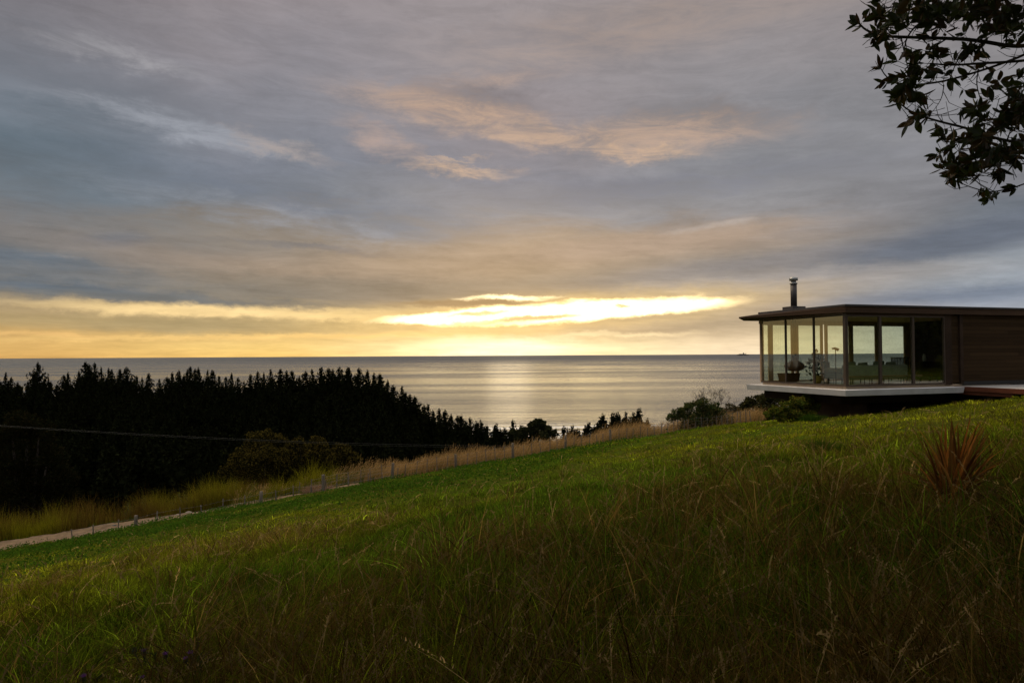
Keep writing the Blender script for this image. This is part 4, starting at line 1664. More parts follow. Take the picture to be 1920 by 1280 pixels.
TB = (0.017, 0.016, 0.005)
TREE_RIM = (0.078, 0.058, 0.012)  # brighter outer leaf colour carries the painted rim light
D0 = 84
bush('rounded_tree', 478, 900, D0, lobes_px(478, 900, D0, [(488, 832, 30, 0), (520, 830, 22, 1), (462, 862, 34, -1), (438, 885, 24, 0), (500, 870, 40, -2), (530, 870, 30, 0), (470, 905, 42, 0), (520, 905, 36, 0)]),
     30000, 0.20, TB, TREE_RIM, 'tallest rounded brown green tree of the dome topped group above the track', 'tree', trunk=0.22, seed=31)
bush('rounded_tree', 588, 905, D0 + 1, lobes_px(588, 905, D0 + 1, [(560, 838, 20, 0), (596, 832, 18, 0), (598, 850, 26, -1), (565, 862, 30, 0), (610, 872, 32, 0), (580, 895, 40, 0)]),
     20000, 0.20, TB, TREE_RIM, 'middle rounded brown green tree with a small knob on top', 'tree', trunk=0.2, seed=32)
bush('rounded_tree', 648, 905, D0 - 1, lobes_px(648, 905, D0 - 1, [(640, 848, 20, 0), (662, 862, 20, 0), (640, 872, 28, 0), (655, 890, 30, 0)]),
     14000, 0.20, TB, TREE_RIM, 'lowest rounded brown green tree at the right of the dome topped group', 'tree', trunk=0.18, seed=33)
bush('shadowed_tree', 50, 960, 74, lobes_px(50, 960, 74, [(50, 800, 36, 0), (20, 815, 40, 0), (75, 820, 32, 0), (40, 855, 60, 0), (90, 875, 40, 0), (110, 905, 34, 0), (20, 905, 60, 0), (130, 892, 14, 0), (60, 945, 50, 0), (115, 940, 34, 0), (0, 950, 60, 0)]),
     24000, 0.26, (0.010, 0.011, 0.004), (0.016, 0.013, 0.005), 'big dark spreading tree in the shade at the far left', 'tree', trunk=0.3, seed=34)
# lone bush on the headland
hx, hy, _ = pt(34, 700, 325)
bush('headland_bush', 34, 700, 325, [(0, 0, 2.6, 2.2, 2.2, 2.0), (1.0, 0, 3.8, 1.3, 1.3, 1.5)], 900, 0.9, (0.022, 0.028, 0.012), (0.03, 0.03, 0.014), 'small bush alone on the bare headland at the far left', 'bush', seed=35)
# flat topped tree before the surf
D1 = 135
bush('flat_topped_tree', 1010, 830, D1, lobes_px(1010, 830, D1, [(1008, 792, 9, 0), (1000, 797, 10, 0), (1016, 797, 10, 0), (1024, 803, 9, 0), (994, 804, 9, 0), (1010, 810, 17, 0)]),
     3200, 0.5, (0.024, 0.028, 0.012), (0.03, 0.03, 0.012), 'flat topped dark tree standing before the surf at centre', 'tree', trunk=0.3, seed=36)
bush('round_bush', 1030, 835, 128, lobes_px(1030, 835, 128, [(1028, 806, 8, 0), (1038, 814, 10, 0), (1022, 818, 12, 0)]), 1600, 0.45, (0.024, 0.028, 0.012), (0.03, 0.03, 0.012),
     'low dark bush just right of the flat topped tree', 'bush', seed=37)
bush('round_bush', 975, 835, 130, lobes_px(975, 835, 130, [(962, 812, 10, 0), (980, 808, 10, 0), (974, 820, 16, 0)]), 1600, 0.45, (0.024, 0.028, 0.012), (0.03, 0.03, 0.012),
     'low dark bush just left of the flat topped tree', 'bush', seed=38)
# leafy shrub and bare twiggy shrub by the brow
GS = (0.046, 0.062, 0.018)
GS2 = (0.090, 0.080, 0.024)
D2 = 63
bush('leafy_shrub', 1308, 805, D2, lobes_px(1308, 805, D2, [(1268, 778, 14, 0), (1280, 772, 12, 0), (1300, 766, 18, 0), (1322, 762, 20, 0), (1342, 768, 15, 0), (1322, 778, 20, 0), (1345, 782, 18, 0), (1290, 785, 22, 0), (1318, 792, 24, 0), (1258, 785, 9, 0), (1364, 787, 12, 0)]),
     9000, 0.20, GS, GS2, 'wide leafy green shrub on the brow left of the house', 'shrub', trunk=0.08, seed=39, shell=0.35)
tx_, ty_, _ = pt(1333, 800, 65)
tz_ = ground_z(tx_, ty_)
tw = empty('twiggy_shrub', (tx_, ty_, tz_))
tag(tw, 'almost bare round headed shrub of fine twigs on the brow', 'shrub')
tb = MB()
rt = random.Random(5)


def twig(p, d, L, r, lev):
    q_ = p + d * L
    tb.tube([p, p + d * L * 0.5 + Vector((rt.gauss(0, .04), rt.gauss(0, .04), 0)), q_], [r, r * 0.8, r * 0.6], 5, cap=False)
    if lev == 0:
        return
    for _ in range(3 if lev > 1 else 4):
        nd_ = (d + Vector((rt.gauss(0, 0.55), rt.gauss(0, 0.55), rt.gauss(0.1, 0.4)))).normalized()
        twig(q_, nd_, L * rt.uniform(0.6, 0.85), r * 0.6, lev - 1)


for k in range(5):
    a = k * 1.26
    twig(Vector((0, 0, 0)), Vector((0.45 * math.cos(a), 0.45 * math.sin(a), 1)).normalized(), 1.35, 0.045, 4)
tb.build('branches', M_barkl, tw)
V, q = leaf_quads(np.array([v_ for v_ in tb.v[::37] if v_[2] > 1.6]), 0.09, np.random.default_rng(4), 0.6)
link_mesh('buds', np_mesh('buds', V, q, None, np.tile([0.11, 0.075, 0.035], (len(V), 1))), LM_LEAF, tw)
bush('small_round_bush', 1372, 800, 70, lobes_px(1372, 800, 70, [(1372, 768, 14, 0), (1384, 774, 10, 0), (1362, 776, 10, 0), (1375, 782, 18, 0)]), 2400, 0.22, (0.050, 0.045, 0.016), (0.07, 0.055, 0.018),
     'small brown green bush right of the bare twiggy shrub', 'bush', trunk=0.06, seed=41)
# dark rounded trees behind the house corner
for k, (px, d, L, n, lb_) in enumerate([
        (1412, 74, [(1404, 756, 12, 0), (1395, 764, 11, 0), (1418, 752, 14, 0), (1410, 768, 20, 0), (1405, 788, 22, 0)], 3600, 'dark round tree just left below the slab corner'),
        (1440, 70, [(1432, 750, 14, 0), (1446, 748, 14, 0), (1440, 768, 24, 0), (1440, 790, 24, 0)], 3600, 'dark round tree under the left tip of the slab'),
        (1476, 72, [(1462, 746, 13, 0), (1482, 742, 14, 0), (1492, 752, 14, 0), (1475, 768, 26, 0), (1478, 790, 26, 0), (1505, 775, 18, 0)], 3600, 'dark crooked tree seen below the middle of the slab')]):
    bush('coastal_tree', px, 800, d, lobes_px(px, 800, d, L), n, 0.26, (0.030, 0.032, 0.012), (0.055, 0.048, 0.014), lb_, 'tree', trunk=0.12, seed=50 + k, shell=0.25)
# spreading shrub against the pillar
D3 = 25.9
bush('pillar_shrub', 1490, 786, D3, lobes_px(1490, 786, D3, [(1440, 778, 9, 0), (1455, 771, 13, 0), (1475, 764, 15, 0), (1495, 757, 17, 0), (1510, 752, 16, 0.4), (1520, 764, 18, 0.4), (1490, 776, 20, 0), (1515, 780, 16, 0), (1465, 781, 13, 0)]),
     9000, 0.085, (0.085, 0.115, 0.016), (0.140, 0.120, 0.018), 'low spreading green shrub against the pillar under the house', 'shrub', trunk=0.03, seed=60, shell=0.3)
# dark tussock on the lawn below the house
for k, (px, py, d, w, h, lb_) in enumerate([(1520, 800, 24.5, 0.55, 0.3, 'dark tussock on the lawn below the pillar'), (1535, 868, 12.5, 0.6, 0.34, 'broad dark clump of weeds in the lawn below the house')]):
    rng = np.random.default_rng(70 + k)
    x, y, _ = pt(px, py, d)
    n = 800
    aa = rng.uniform(0, 2 * PI, n)
    rr = w * np.minimum(0.8, np.abs(rng.normal(0, 0.45, n))) * (0.6 + 0.8 * vnoise(aa * 1.3, aa * 0 + k))
    P = np.stack([x + rr * np.cos(aa), y + rr * np.sin(aa), terrain(x + rr * np.cos(aa), y + rr * np.sin(aa))], 1)
    org = np.array([x, y, ground_z(x, y)])
    V, q, t, m_ = blades(P - org, h * np.clip(1.1 - 0.6 * rr / w, 0.3, 2) * rng.uniform(0.6, 1.2, n), rng.uniform(0.1, 0.9, n), aa, np.full(n, 0.016), rng.uniform(0, PI, n), 3)
    o = link_mesh('weed_clump', np_mesh('weed_clump', V, q, t, np.repeat(np.array([0.042, 0.085, 0.008]) * rng.uniform(0.6, 1.3, n)[:, None], m_, 0)), LM_GRASS, None, org)
    tag(o, lb_, 'weeds')

# unseen dark trees added right of the house to darken the front glass reflection
for k, (x, y, h, R_) in enumerate([(28.5, 20.5, 6.0, 3.6), (29, 14.5, 7.0, 4.2), (35, 17, 8.5, 4.6)]):
    rng = np.random.default_rng(300 + k)
    z0 = ground_z(x, y)
    r = empty('added_dark_tree', (x, y, z0))
    tag(r, ['added dark tree nearest the house wing', 'tallest added dark tree upslope from the house', 'added dark tree farthest from the viewer behind the other two'][k], 'tree', 'trees added beside the house')
    lb_ = [(0, 0, h * 0.72, R_ * 0.8, R_ * 0.8, h * 0.28), (R_ * 0.4, 0, h * 0.42, R_ * 0.8, R_ * 0.8, h * 0.34), (-R_ * 0.4, R_ * 0.2, h * 0.38, R_ * 0.8, R_ * 0.8, h * 0.34), (0, -R_ * 0.4, h * 0.22, R_ * 0.9, R_ * 0.8, h * 0.24)]
    V, q, c = crown_np(lb_, 7000, 0.30, rng, (0.018, 0.022, 0.008), (0.030, 0.034, 0.012))
    link_mesh('crown', np_mesh('crown', V, q, None, c), LM_LEAF, r)
    MB().tube([(0, 0, -0.5), (0.1, 0, h * 0.4), (0, 0, h * 0.8)], [0.3, 0.22, 0.08], 9).build('trunk', M_bark, r)

# fennel like plants on the bank
for k, (px, py, d, h, lb_) in enumerate([
        (438, 952, 54.5, 2.3, 'tall yellow flowering weed at the foot of the rounded trees'), (345, 958, 54.5, 2.1, 'broad yellow green flowering bush above the track'),
        (272, 962, 54.5, 2.1, 'upright yellow flowering weed with a narrow top on the bank'), (240, 962, 54.0, 1.8, 'thin dark stemmed weed left of the upright yellow one'),
        (140, 975, 53.5, 1.9, 'dull flowering weed on the dark end of the bank'), (90, 980, 53.5, 1.9, 'bushy dull weed in front of the dark left tree'),
        (475, 945, 54.5, 1.9, 'pale flowering weed right of the tall yellow one')]):
    rng = np.random.default_rng(90 + k)
    x, y, _ = pt(px, py, d)
    z0 = ground_z(x, y)
    r = empty('flowering_weed', (x, y, z0))
    tag(r, lb_, 'weed', 'flowering weeds on the bank')
    st = MB()
    wdt = 1.25 if k == 1 else (0.55 if k in (2, 3) else 0.85)
    tops = []
    for j in range(22):
        a = rng.uniform(0, 6.28)
        rr = wdt * rng.uniform(0.1, 1)
        hh = h * (1 - 0.45 * rr / wdt) * rng.uniform(0.55, 1.0)
        tp = (rr * math.cos(a), rr * math.sin(a), hh)
        st.tube([(0.1 * math.cos(a), 0.1 * math.sin(a), -0.1), (tp[0] * 0.5, tp[1] * 0.5, hh * 0.6), tp], [0.02, 0.014, 0.007], 5)
        tops.append(tp)
    st.build('stems', mat('green_stem', (0.08, 0.085, 0.025), 0.8) if k == 0 else MATS['green_stem'], r)
    T_ = np.array(tops)
    P = np.concatenate([np.repeat(T_, 9, 0) + rng.normal(0, 0.11, (len(T_) * 9, 3)) * (1, 1, 0.8), np.repeat(T_, 20, 0) * rng.uniform(0.2, 0.95, (len(T_) * 20, 1)) + rng.normal(0, 0.13, (len(T_) * 20, 3))])
    V, q = leaf_quads(P, 0.085, rng, 0.6, up=0.6)
    nn = len(T_) * 9
    dull = 0.45 if k in (4, 5) else 1.0
    c = np.concatenate([np.tile([0.17, 0.155, 0.020], (nn, 1)), np.tile([0.080, 0.092, 0.018], (len(P) - nn, 1))]) * rng.uniform(0.6, 1.3, len(P))[:, None] * dull
    link_mesh('foliage', np_mesh('foliage', V, q, None, np.repeat(c, 4, 0)), LM_LEAF, r)  # flower heads and leaves together in one mesh

# ------------------------------------------------------------------ fences
M_postw = mat('weathered_post', (0.15, 0.12, 0.088), 0.9, 0.35, 5.0, 0.5, 25.0, stretch=(1, 1, 0.25))
M_wire = mat('fence_wire', (0.30, 0.29, 0.27), 0.5, 0.1, 5.0, metal=0.6)


def post_mesh(h, r, seed):
    rng = random.Random(seed)
    b_ = MB()
    b_.tube([(0, 0, -0.5), (0, 0, 0.2), (rng.uniform(-.01, .01), 0, h * 0.6), (0, 0, h - 0.02), (0, 0, h)], [r * 1.05, r, r * 0.97, r * 0.95, r * 0.8], 9)
    me = bpy.data.meshes.new('post')
    me.from_pydata(b_.v, [], b_.f)
    me.polygons.foreach_set('use_smooth', b_.sm)
    me.materials.append(M_postw)
    return me


def fence(name, label, pxs, dtab, hh, thick, off, wires, seed):
    rng = random.Random(seed)
    base = None
    tops = []
    pm = [post_mesh(hh * s_, 0.038, k) for k, s_ in enumerate((1.0, 0.93, 1.06))]
    pt_ = post_mesh(hh * 1.12, 0.115, 9)
    root = None
    for px in pxs:
        d = interp_px(dtab, px) + off
        x, y, _ = pt(px, 870, d)
        z = ground_z(x, y)
        if root is None:
            root = empty(name, (x, y, z))
            tag(root, label, 'fence')
            ox, oy, oz = x, y, z
        big = px in thick
        o_ = link_mesh('post', pt_ if big else pm[rng.randrange(3)], None, root)
        o_.location = (x - ox, y - oy, z - oz)
        o_.rotation_euler = (rng.gauss(0, 0.04), rng.gauss(0, 0.07), rng.uniform(0, 6))
        if big:
            o_['label'] = 'thick strainer post of the fence'
        tops.append((x - ox, y - oy, z - oz))
    for w in wires:
        b_ = MB()
        b_.tube([(a, b - 0.05, c + hh * w) for a, b, c in tops], 0.0045, 4)
        b_.build('wire', M_wire, root)
    return root


up = [584, 606, 631, 653, 676, 696, 717, 735, 759, 780, 800, 820, 838, 855, 876, 893, 912, 929, 946, 962, 982, 998, 1015, 1031, 1045, 1060, 1076, 1090, 1105, 1120, 1131, 1145, 1161, 1175, 1187, 1201, 1214, 1228,
      1240, 1252, 1264, 1273, 1283, 1292, 1304, 1316, 1327, 1336, 1345, 1355, 1365, 1373, 1382, 1390, 1400, 1409]
fence('wire_fence', 'post and wire fence running along the brow through pale tan grass', up, FD, 1.12, (606, 735, 855, 962, 1060, 1145), 0.0, (0.25, 0.5, 0.72, 0.93), 3)
FL = [(100, 44), (255, 46), (487, 47.4), (612, 48.4), (760, 50.5)]
low = [137, 176, 222, 255, 295, 338, 378, 418, 459, 489, 518, 550, 582, 612, 653, 691, 745]
fence('low_fence', 'row of short weathered posts beside the gravel track', low, FL, 0.74, (255, 489), -0.2, (0.4, 0.85), 4)
# the two rear bank markers of the track gate
for k, (px, d, h_, lb_) in enumerate([(560, 52.4, 1.0, 'slim leaning stake in the tan grass left of the thick strainer post')]):
    x, y, _ = pt(px, 900, d)
    st = empty('stake', (x, y, ground_z(x, y)))
    tag(st, lb_, 'stake')
    o_ = link_mesh('post', post_mesh(h_, 0.035, 77), None, st)
    o_.rotation_euler = (0.03, 0.09, 0)

# rocks on the track edge
M_rock = mat('pale_limestone', (0.20, 0.16, 0.12), 0.9, 0.2, 6.0, 0.6, 12.0)
for k, (px, py, d, s_) in enumerate([(333, 966, 50.6, 0.13), (354, 964, 51.0, 0.18), (214, 981, 49.7, 0.13)]):
    x, y, _ = pt(px, py, d)
    me = bpy.data.meshes.new('rock')
    bm_ = bmesh = None
    import bmesh
    bm_ = bmesh.new()
    bmesh.ops.create_icosphere(bm_, subdivisions=3, radius=1)
    for v_ in bm_.verts:
        n_ = 0.75 + 0.5 * float(fbm(np.array([v_.co.x * 1.3 + k * 7 + 20]), np.array([v_.co.y * 1.3 + v_.co.z * 1.1 + 20]))[0])
        v_.co = Vector((v_.co.x * 1.5, v_.co.y, v_.co.z * 0.7)) * n_ * s_
    bm_.to_mesh(me)
    bm_.free()
    o_ = link_mesh('rock', me, M_rock if k < 2 else M_black, None, (x, y, ground_z(x, y) + s_ * 0.30))
    tag(o_, ['smaller pale rock at the far edge of the gravel track', 'larger pale rock lying at the far edge of the gravel track', 'small dark stone on the gravel track near the thick short post'][k], 'rock')
# a heap of dry cuttings at the gate
x, y, _ = pt(600, 928, 48.9)
rng = np.random.default_rng(8)
n = 900
aa = rng.uniform(0, 6.28, n)
rr = 0.85 * np.sqrt(rng.random(n))
z0 = ground_z(x, y)
P = np.stack([rr * np.cos(aa) * 1.4, rr * np.sin(aa), np.maximum(0, (0.55 - 0.55 * rr)) * rng.random(n)], 1)
V, q, t, m_ = blades(P, rng.uniform(0.3, 0.6, n), rng.uniform(0.6, 2.2, n), rng.uniform(0, 6.28, n), np.full(n, 0.025), rng.uniform(0, PI, n), 3)
o_ = link_mesh('brush_heap', np_mesh('brush_heap', V, q, t, np.repeat(np.array([0.26, 0.16, 0.10]) * rng.uniform(0.6, 1.3, n)[:, None], m_, 0)), LM_GRASS, None, (x, y, z0))
tag(o_, 'heap of dry reddish cuttings at the foot of the thick strainer post', 'brush heap')

# ------------------------------------------------------------------ overhead cables
M_cable = mat('aluminium_cable', (0.06, 0.056, 0.05), 0.6, 0.05, 2.0, metal=0.3)
for k, (ya, yb, lb_) in enumerate([(795, 832, 'upper thin overhead cable crossing in front of the dark wood'), (796.5, 835.5, 'lower thin overhead cable just beneath the other one')]):
    A = pt(-260, ya - 17, 60)
    B = pt(1040, yb + 3.5, 88)
    L_ = []
    for i in range(41):
        f = i / 40
        p = A * (1 - f) + B * f
        p[2] -= 4 * f * (1 - f) * 0.75
        L_.append(p - A)
    b_ = MB()
    b_.tube(L_, 0.013 if k == 0 else 0.010, 6)
    o_ = b_.build('overhead_cable', M_cable)
    o_.location = A
    tag(o_, lb_, 'cable')

# ------------------------------------------------------------------ ship far out at sea
sx_, sy_ = pt(1393, 664, 21000)[:2]
ship = empty('ship', (sx_, sy_, SEA_Z), 0.05)
tag(ship, 'tiny grey ship on the horizon left of the house', 'ship')
M_ship = mat('grey_ship_paint', (0.16, 0.14, 0.13), 0.6, 0.1, 0.02)
b_ = MB()
Ls = 190.0
b_.hexa([(-Ls, -14, -6), (Ls * 0.92, -14, -6), (Ls * 0.92, 14, -6), (-Ls, 14, -6)], [(-Ls * 1.02, -17, 22), (Ls * 1.08, -15, 30), (Ls * 1.08, 15, 30), (-Ls * 1.02, 17, 22)])
b_.build('hull', M_ship, ship)
b_ = MB()
b_.box(-150, 120, -14, 14, 22.2, 40)
b_.box(-120, 90, -12, 12, 40.2, 50)
b_.build('superstructure', M_ship, ship)
b_ = MB()
b_.hexa([(10, -8, 50.2), (44, -8, 50.2), (44, 8, 50.2), (10, 8, 50.2)], [(0, -7, 84), (30, -7, 84), (30, 7, 84), (0, 7, 84)])
b_.build('funnel', M_ship, ship)
MB().tube([(92, 0, 40), (92, 0, 88)], 4, 6).build('mast', M_ship, ship)

# ------------------------------------------------------------------ flax
LM_FLAX = leaf_mat('flax_leaf', 0.5)
fx, fy, fz = pt(1784, 926, 5.9)
fz = ground_z(fx, fy)
flax = empty('flax_plant', (fx, fy, fz))
tag(flax, 'bronze leaved flax clump with stiff sword leaves in dry grass', 'flax')
rng = np.random.default_rng(12)
NL = 96
for i in range(NL):
    a = rng.uniform(0, 2 * PI)
    inner = i / NL
    ln = rng.uniform(0.58, 0.84) * (1.0 if inner < 0.6 else 0.85)
    tilt = abs(rng.normal(0.48, 0.24)) if inner < 0.6 else rng.uniform(0.7, 1.15)
    if inner > 0.78:
        tilt = rng.uniform(1.0, 1.7)
    w = rng.uniform(0.010, 0.021)
    bx_, by_ = rng.normal(0, 0.05, 2)
    K = 9
    v_ = []
    f_ = []
    out = np.array([math.cos(a), math.sin(a), 0])
    sd_ = np.array([-math.sin(a), math.cos(a), 0])
    p = np.array([bx_, by_, -0.03])
    th = tilt * 0.55
    arch = rng.uniform(0.0, 0.5) if inner < 0.7 else rng.uniform(0.7, 2.2)
    for k in range(K + 1):
        f = k / K
        ww = w * (0.75 + 0.5 * f if f < 0.3 else 0.9) * (1 - max(0, f - 0.35) / 0.65) ** 0.7 + 0.0012
        nrm = out * math.cos(th) * -1 + np.array([0, 0, math.sin(th)])
        v_ += [tuple(p - sd_ * ww), tuple(p - nrm * ww * 0.45), tuple(p + sd_ * ww)]
        th += (tilt * 0.45 + arch * f) / K
        p = p + (out * math.sin(th) + np.array([0, 0, math.cos(th)])) * ln / K
    for k in range(K):
        f_ += [(3 * k, 3 * k + 1, 3 * k + 4, 3 * k + 3), (3 * k + 1, 3 * k + 2, 3 * k + 5, 3 * k + 4)]
    base = np.array([0.175, 0.070, 0.016]) * (1 - rng.random() * 0.6) + np.array([0.085, 0.055, 0.016]) * rng.random()
    if rng.random() < 0.2:
        base = np.array([0.36, 0.14, 0.028])
    if inner > 0.78:
        base = np.array([0.13, 0.075, 0.022]) * rng.uniform(0.4, 1.2)
    tc_ = np.tile(base, (len(v_), 1))
    tc_[0::3] *= 1.5
    tc_[2::3] *= 1.5
    o_ = link_mesh('leaf', np_mesh('leaf', np.array(v_), np.array(f_), None, tc_, smooth=True), LM_FLAX, flax)

# ------------------------------------------------------------------ thistles
LM_TH = leaf_mat('thistle_leaf', 0.3)
M_thb = mat('thistle_bract', (0.045, 0.050, 0.020), 0.8, 0.2, 30.0)
LM_PUR = leaf_mat('thistle_floret', 0.4)
for k, (px, py, d, lb_) in enumerate([
        (156, 1270, 3.45, 'purple thistle nearest the lower left corner of the meadow'), (266, 1272, 3.45, 'purple thistle low down right of the corner one'),
        (310, 1228, 3.6, 'single purple thistle between the paired and the dull ones'), (357, 1226, 3.6, 'upper purple thistle of the close pair'),
        (348, 1236, 3.58, 'lower smaller purple thistle of the close pair'), (270, 1222, 3.65, 'dull mauve thistle at the left end of the upper row'), (252, 1218, 3.7, 'greenish unopened thistle bud beside the dull mauve one')]):
    p = pt(px, py, d)
    z0 = ground_z(p[0] + 0.03, p[1] + 0.05)
    th_ = empty('thistle', (p[0] + 0.03, p[1] + 0.05, z0))
    tag(th_, lb_, 'thistle', 'thistles in the meadow')
    hd = Vector((-0.03, -0.05, p[2] - z0))
    MB().tube([(0, 0, -0.05), (0.01, -0.01, hd.z * 0.5), tuple(hd - Vector((0, 0, 0.014)))], [0.005, 0.004, 0.003], 6).build('stem', M_thb, th_)
    s_ = 0.8 if k in (4, 6) else 1.0
    hb = MB()
    hb.lathe([(0.003, -0.018), (0.012, -0.012), (0.014, -0.003), (0.010, 0.006)], tuple(hd), 12)
    hb.build('flower_base', M_thb, th_)
    rng = np.random.default_rng(40 + k)
    n = 150
    aa = rng.uniform(0, 6.28, n)
    rr = 0.008 * np.sqrt(rng.random(n))
    V, q, t, m_ = blades(np.array(hd) + np.stack([rr * np.cos(aa), rr * np.sin(aa), np.full(n, 0.003)], 1), rng.uniform(0.012, 0.022, n) * s_, rng.uniform(0.2, 0.95, n), aa, np.full(n, 0.0022), rng.uniform(0, PI, n), 2)
    colr = [0.30, 0.10, 0.42] if k < 5 else ([0.16, 0.09, 0.18] if k == 5 else [0.07, 0.08, 0.04])
    link_mesh('floret', np_mesh('floret', V, q, t, np.repeat(np.array(colr) * rng.uniform(0.6, 1.3, n)[:, None], m_, 0)), LM_PUR, th_)
    n = 16
    aa = rng.uniform(0, 6.28, n)
    zz_ = rng.uniform(0.1, 0.85, n) * hd.z
    V, q, t, m_ = blades(np.stack([zz_ * 0, zz_ * 0, zz_], 1), rng.uniform(0.05, 0.10, n), rng.uniform(0.9, 1.8, n), aa, np.full(n, 0.016), aa + PI / 2, 3)
    link_mesh('leaves', np_mesh('leaves', V, q, t, np.repeat(np.array([0.05, 0.07, 0.025]) * rng.uniform(0.6, 1.3, n)[:, None], m_, 0)), LM_TH, th_)

# ------------------------------------------------------------------ fallen leaf
def leaf_shape(L, w, n=6, curl=0.25, fold=0.3):
    v_ = []
    f_ = []
    for k in range(n + 1):
        f = k / n
        ww = w * math.sin(PI * min(1, f * 0.97 + 0.015)) ** 0.8 * (1.15 - 0.35 * f)
        z = curl * L * (f - f * f) * -1
        v_ += [(f * L, -ww, z + fold * ww), (f * L, 0, z), (f * L, ww, z + fold * ww)]
    for k in range(n):
        f_ += [(3 * k, 3 * k + 1, 3 * k + 4, 3 * k + 3), (3 * k + 1, 3 * k + 2, 3 * k + 5, 3 * k + 4)]
    return np.array(v_), np.array(f_)


v_, f_ = leaf_shape(0.10, 0.024)
for k, (px, py, d, rz) in enumerate([(1868, 1162, 3.5, 0.35), (1852, 1140, 3.6, 2.6)]):
    p = pt(px, py, d)
    z0 = ground_z(p[0], p[1])
    o_ = link_mesh('fallen_leaf', np_mesh('fallen_leaf', v_ * (1 - 0.4 * k), f_, None, np.tile(np.array([0.26, 0.12, 0.035]) * (1 - 0.45 * k), (len(v_), 1)), smooth=True), LM_FLAX, None, (p[0], p[1], max(p[2], z0 + 0.05)))
    o_.rotation_euler = (0.6, -0.1, rz)
    tag(o_, ['orange brown fallen leaf caught in grass at the lower right', 'small dull fallen leaf just above the orange brown one'][k], 'leaf')

# ------------------------------------------------------------------ the big tree whose branch hangs in at the upper right
LM_TREE = leaf_mat('evergreen_leaf', 0.22, gloss=0.05)
TX, TY = 7.6, 2.2
tz = ground_z(TX, TY)
tree = empty('evergreen_tree', (TX, TY, tz))
tag(tree, 'evergreen tree with leathery leaves whose branch hangs in at the upper right', 'tree')
org = Vector((TX, TY, tz))
rt = random.Random(9)
TD = 5.2
limb_px = {   # photo positions with distance offsets, thickest end last
    'a': ([(1744, 119, -.1), (1779, 123, -.05), (1841, 119, 0), (1919, 115, 0.1), (2020, 100, 0.1)], 0.016),
    'b': ([(1610, 44, -.3), (1624, 58, -.3), (1654, 68, -.25), (1700, 70, -.15), (1772, 72, -.1), (1829, 75, 0), (1919, 92, .1), (2030, 60, .1)], 0.020),
    'c': ([(1649, 125, .2), (1663, 147, .2), (1691, 162, .2), (1763, 155, .15), (1826, 137, .1), (1872, 122, .1), (1930, 100, .1), (2030, 40, .1)], 0.013),
    'd': ([(1682, 190, .1), (1710, 212, .1), (1760, 228, .05), (1816, 241, 0), (1866, 260, -.05), (1925, 270, 0), (2030, 210, .1)], 0.016),
    'e': ([(1780, 332, -.1), (1810, 348, -.1), (1850, 360, -.05), (1872, 359, 0), (1925, 345, .05), (2040, 290, .1)], 0.008),
    'f': ([(1872, 236, .1), (1851, 216, .1), (1838, 187, .1), (1830, 156, .1), (1835, 130, .1)], 0.005),
    'g': ([(1695, 95, -.1), (1700, 70, -.1), (1720, 45, -.1), (1760, 25, -.1), (1840, 10, 0), (1930, -10, 0), (2040, -60, .1)], 0.014),
    'h': ([(1640, 20, .25), (1680, 12, .2), (1740, 5, .2), (1850, -20, .2), (2040, -110, .3)], 0.014),
    'i': ([(1790, 330, .2), (1830, 310, .2), (1880, 300, .2), (1925, 312, .2), (2030, 280, .2)], 0.007),
    'j': ([(1700, 150, -.2), (1720, 120, -.2), (1742, 95, -.15), (1772, 75, -.1)], 0.006),
    'k': ([(1718, 190, .0), (1708, 150, .0), (1698, 110, -.1), (1690, 72, -.15)], 0.005),
    'l': ([(1735, 225, .05), (1765, 190, .05), (1770, 160, .12)], 0.004),
    'm': ([(1800, 285, 0), (1790, 262, 0), (1782, 236, 0)], 0.004),
    'n': ([(1780, 150, -.1), (1800, 100, -.1), (1860, 60, 0), (1930, 30, 0), (2040, -40, 0.1)], 0.010),
    'o': ([(1880, 170, .1), (1905, 195, .1), (1930, 230, .1), (2030, 220, .1)], 0.010),
    'p': ([(1875, 320, 0), (1880, 290, 0), (1900, 268, 0), (1930, 270, 0)], 0.006),
}
bm_b = MB()
tips = []


def smooth_pl(P, k=2):
    for _ in range(k):
        Q_ = [P[0]]
        for a, b in zip(P[:-1], P[1:]):
            Q_ += [a * 0.75 + b * 0.25, a * 0.25 + b * 0.75]
        Q_.append(P[-1])
        P = Q_
    return P


fork = Vector((TX - 0.7, TY + 0.9, 2.6))
for nm, (pl, r) in limb_px.items():
    P = [Vector(pt(a, b, TD + c)) for a, b, c in pl]
    if pl[-1][0] > 2000:
        P.append((P[-1] + fork) / 2 + Vector((0, 0, 0.15)))
        P.append(fork)
    P = smooth_pl(P)
    n_ = len(P)
    rad = [r * (0.22 + 0.78 * (k / (n_ - 1)) ** 0.8) for k in range(n_)]
    bm_b.tube([p - org for p in P], rad, 7)
    # side twigs, each ending in a whorl of leaves
    tips.append((P[0], (P[0] - P[1]).normalized()))
    for k in range(2, n_ - 2):
        qx, qy, _ = project(np.array(P[k]))
        if qx > 1935:
            break
        if rt.random() < 0.62:
            d0 = (P[k - 1] - P[k]).normalized()
            dv = (d0 * 0.6 + Vector((rt.gauss(0, .45), rt.gauss(0, .5), rt.gauss(0.12, .5)))).normalized()
            L_ = rt.uniform(0.07, 0.24)
            e1_ = P[k] + dv * L_ * 0.5 + Vector((0, 0, -0.01))
            e2_ = P[k] + dv * L_ + Vector((rt.gauss(0, .02), rt.gauss(0, .02), rt.gauss(0.02, .02)))
            bm_b.tube([P[k] - org, e1_ - org, e2_ - org], [rad[k] * 0.5 + 0.001, 0.0022, 0.0016], 5)
            tips.append((e2_, (e2_ - e1_).normalized()))
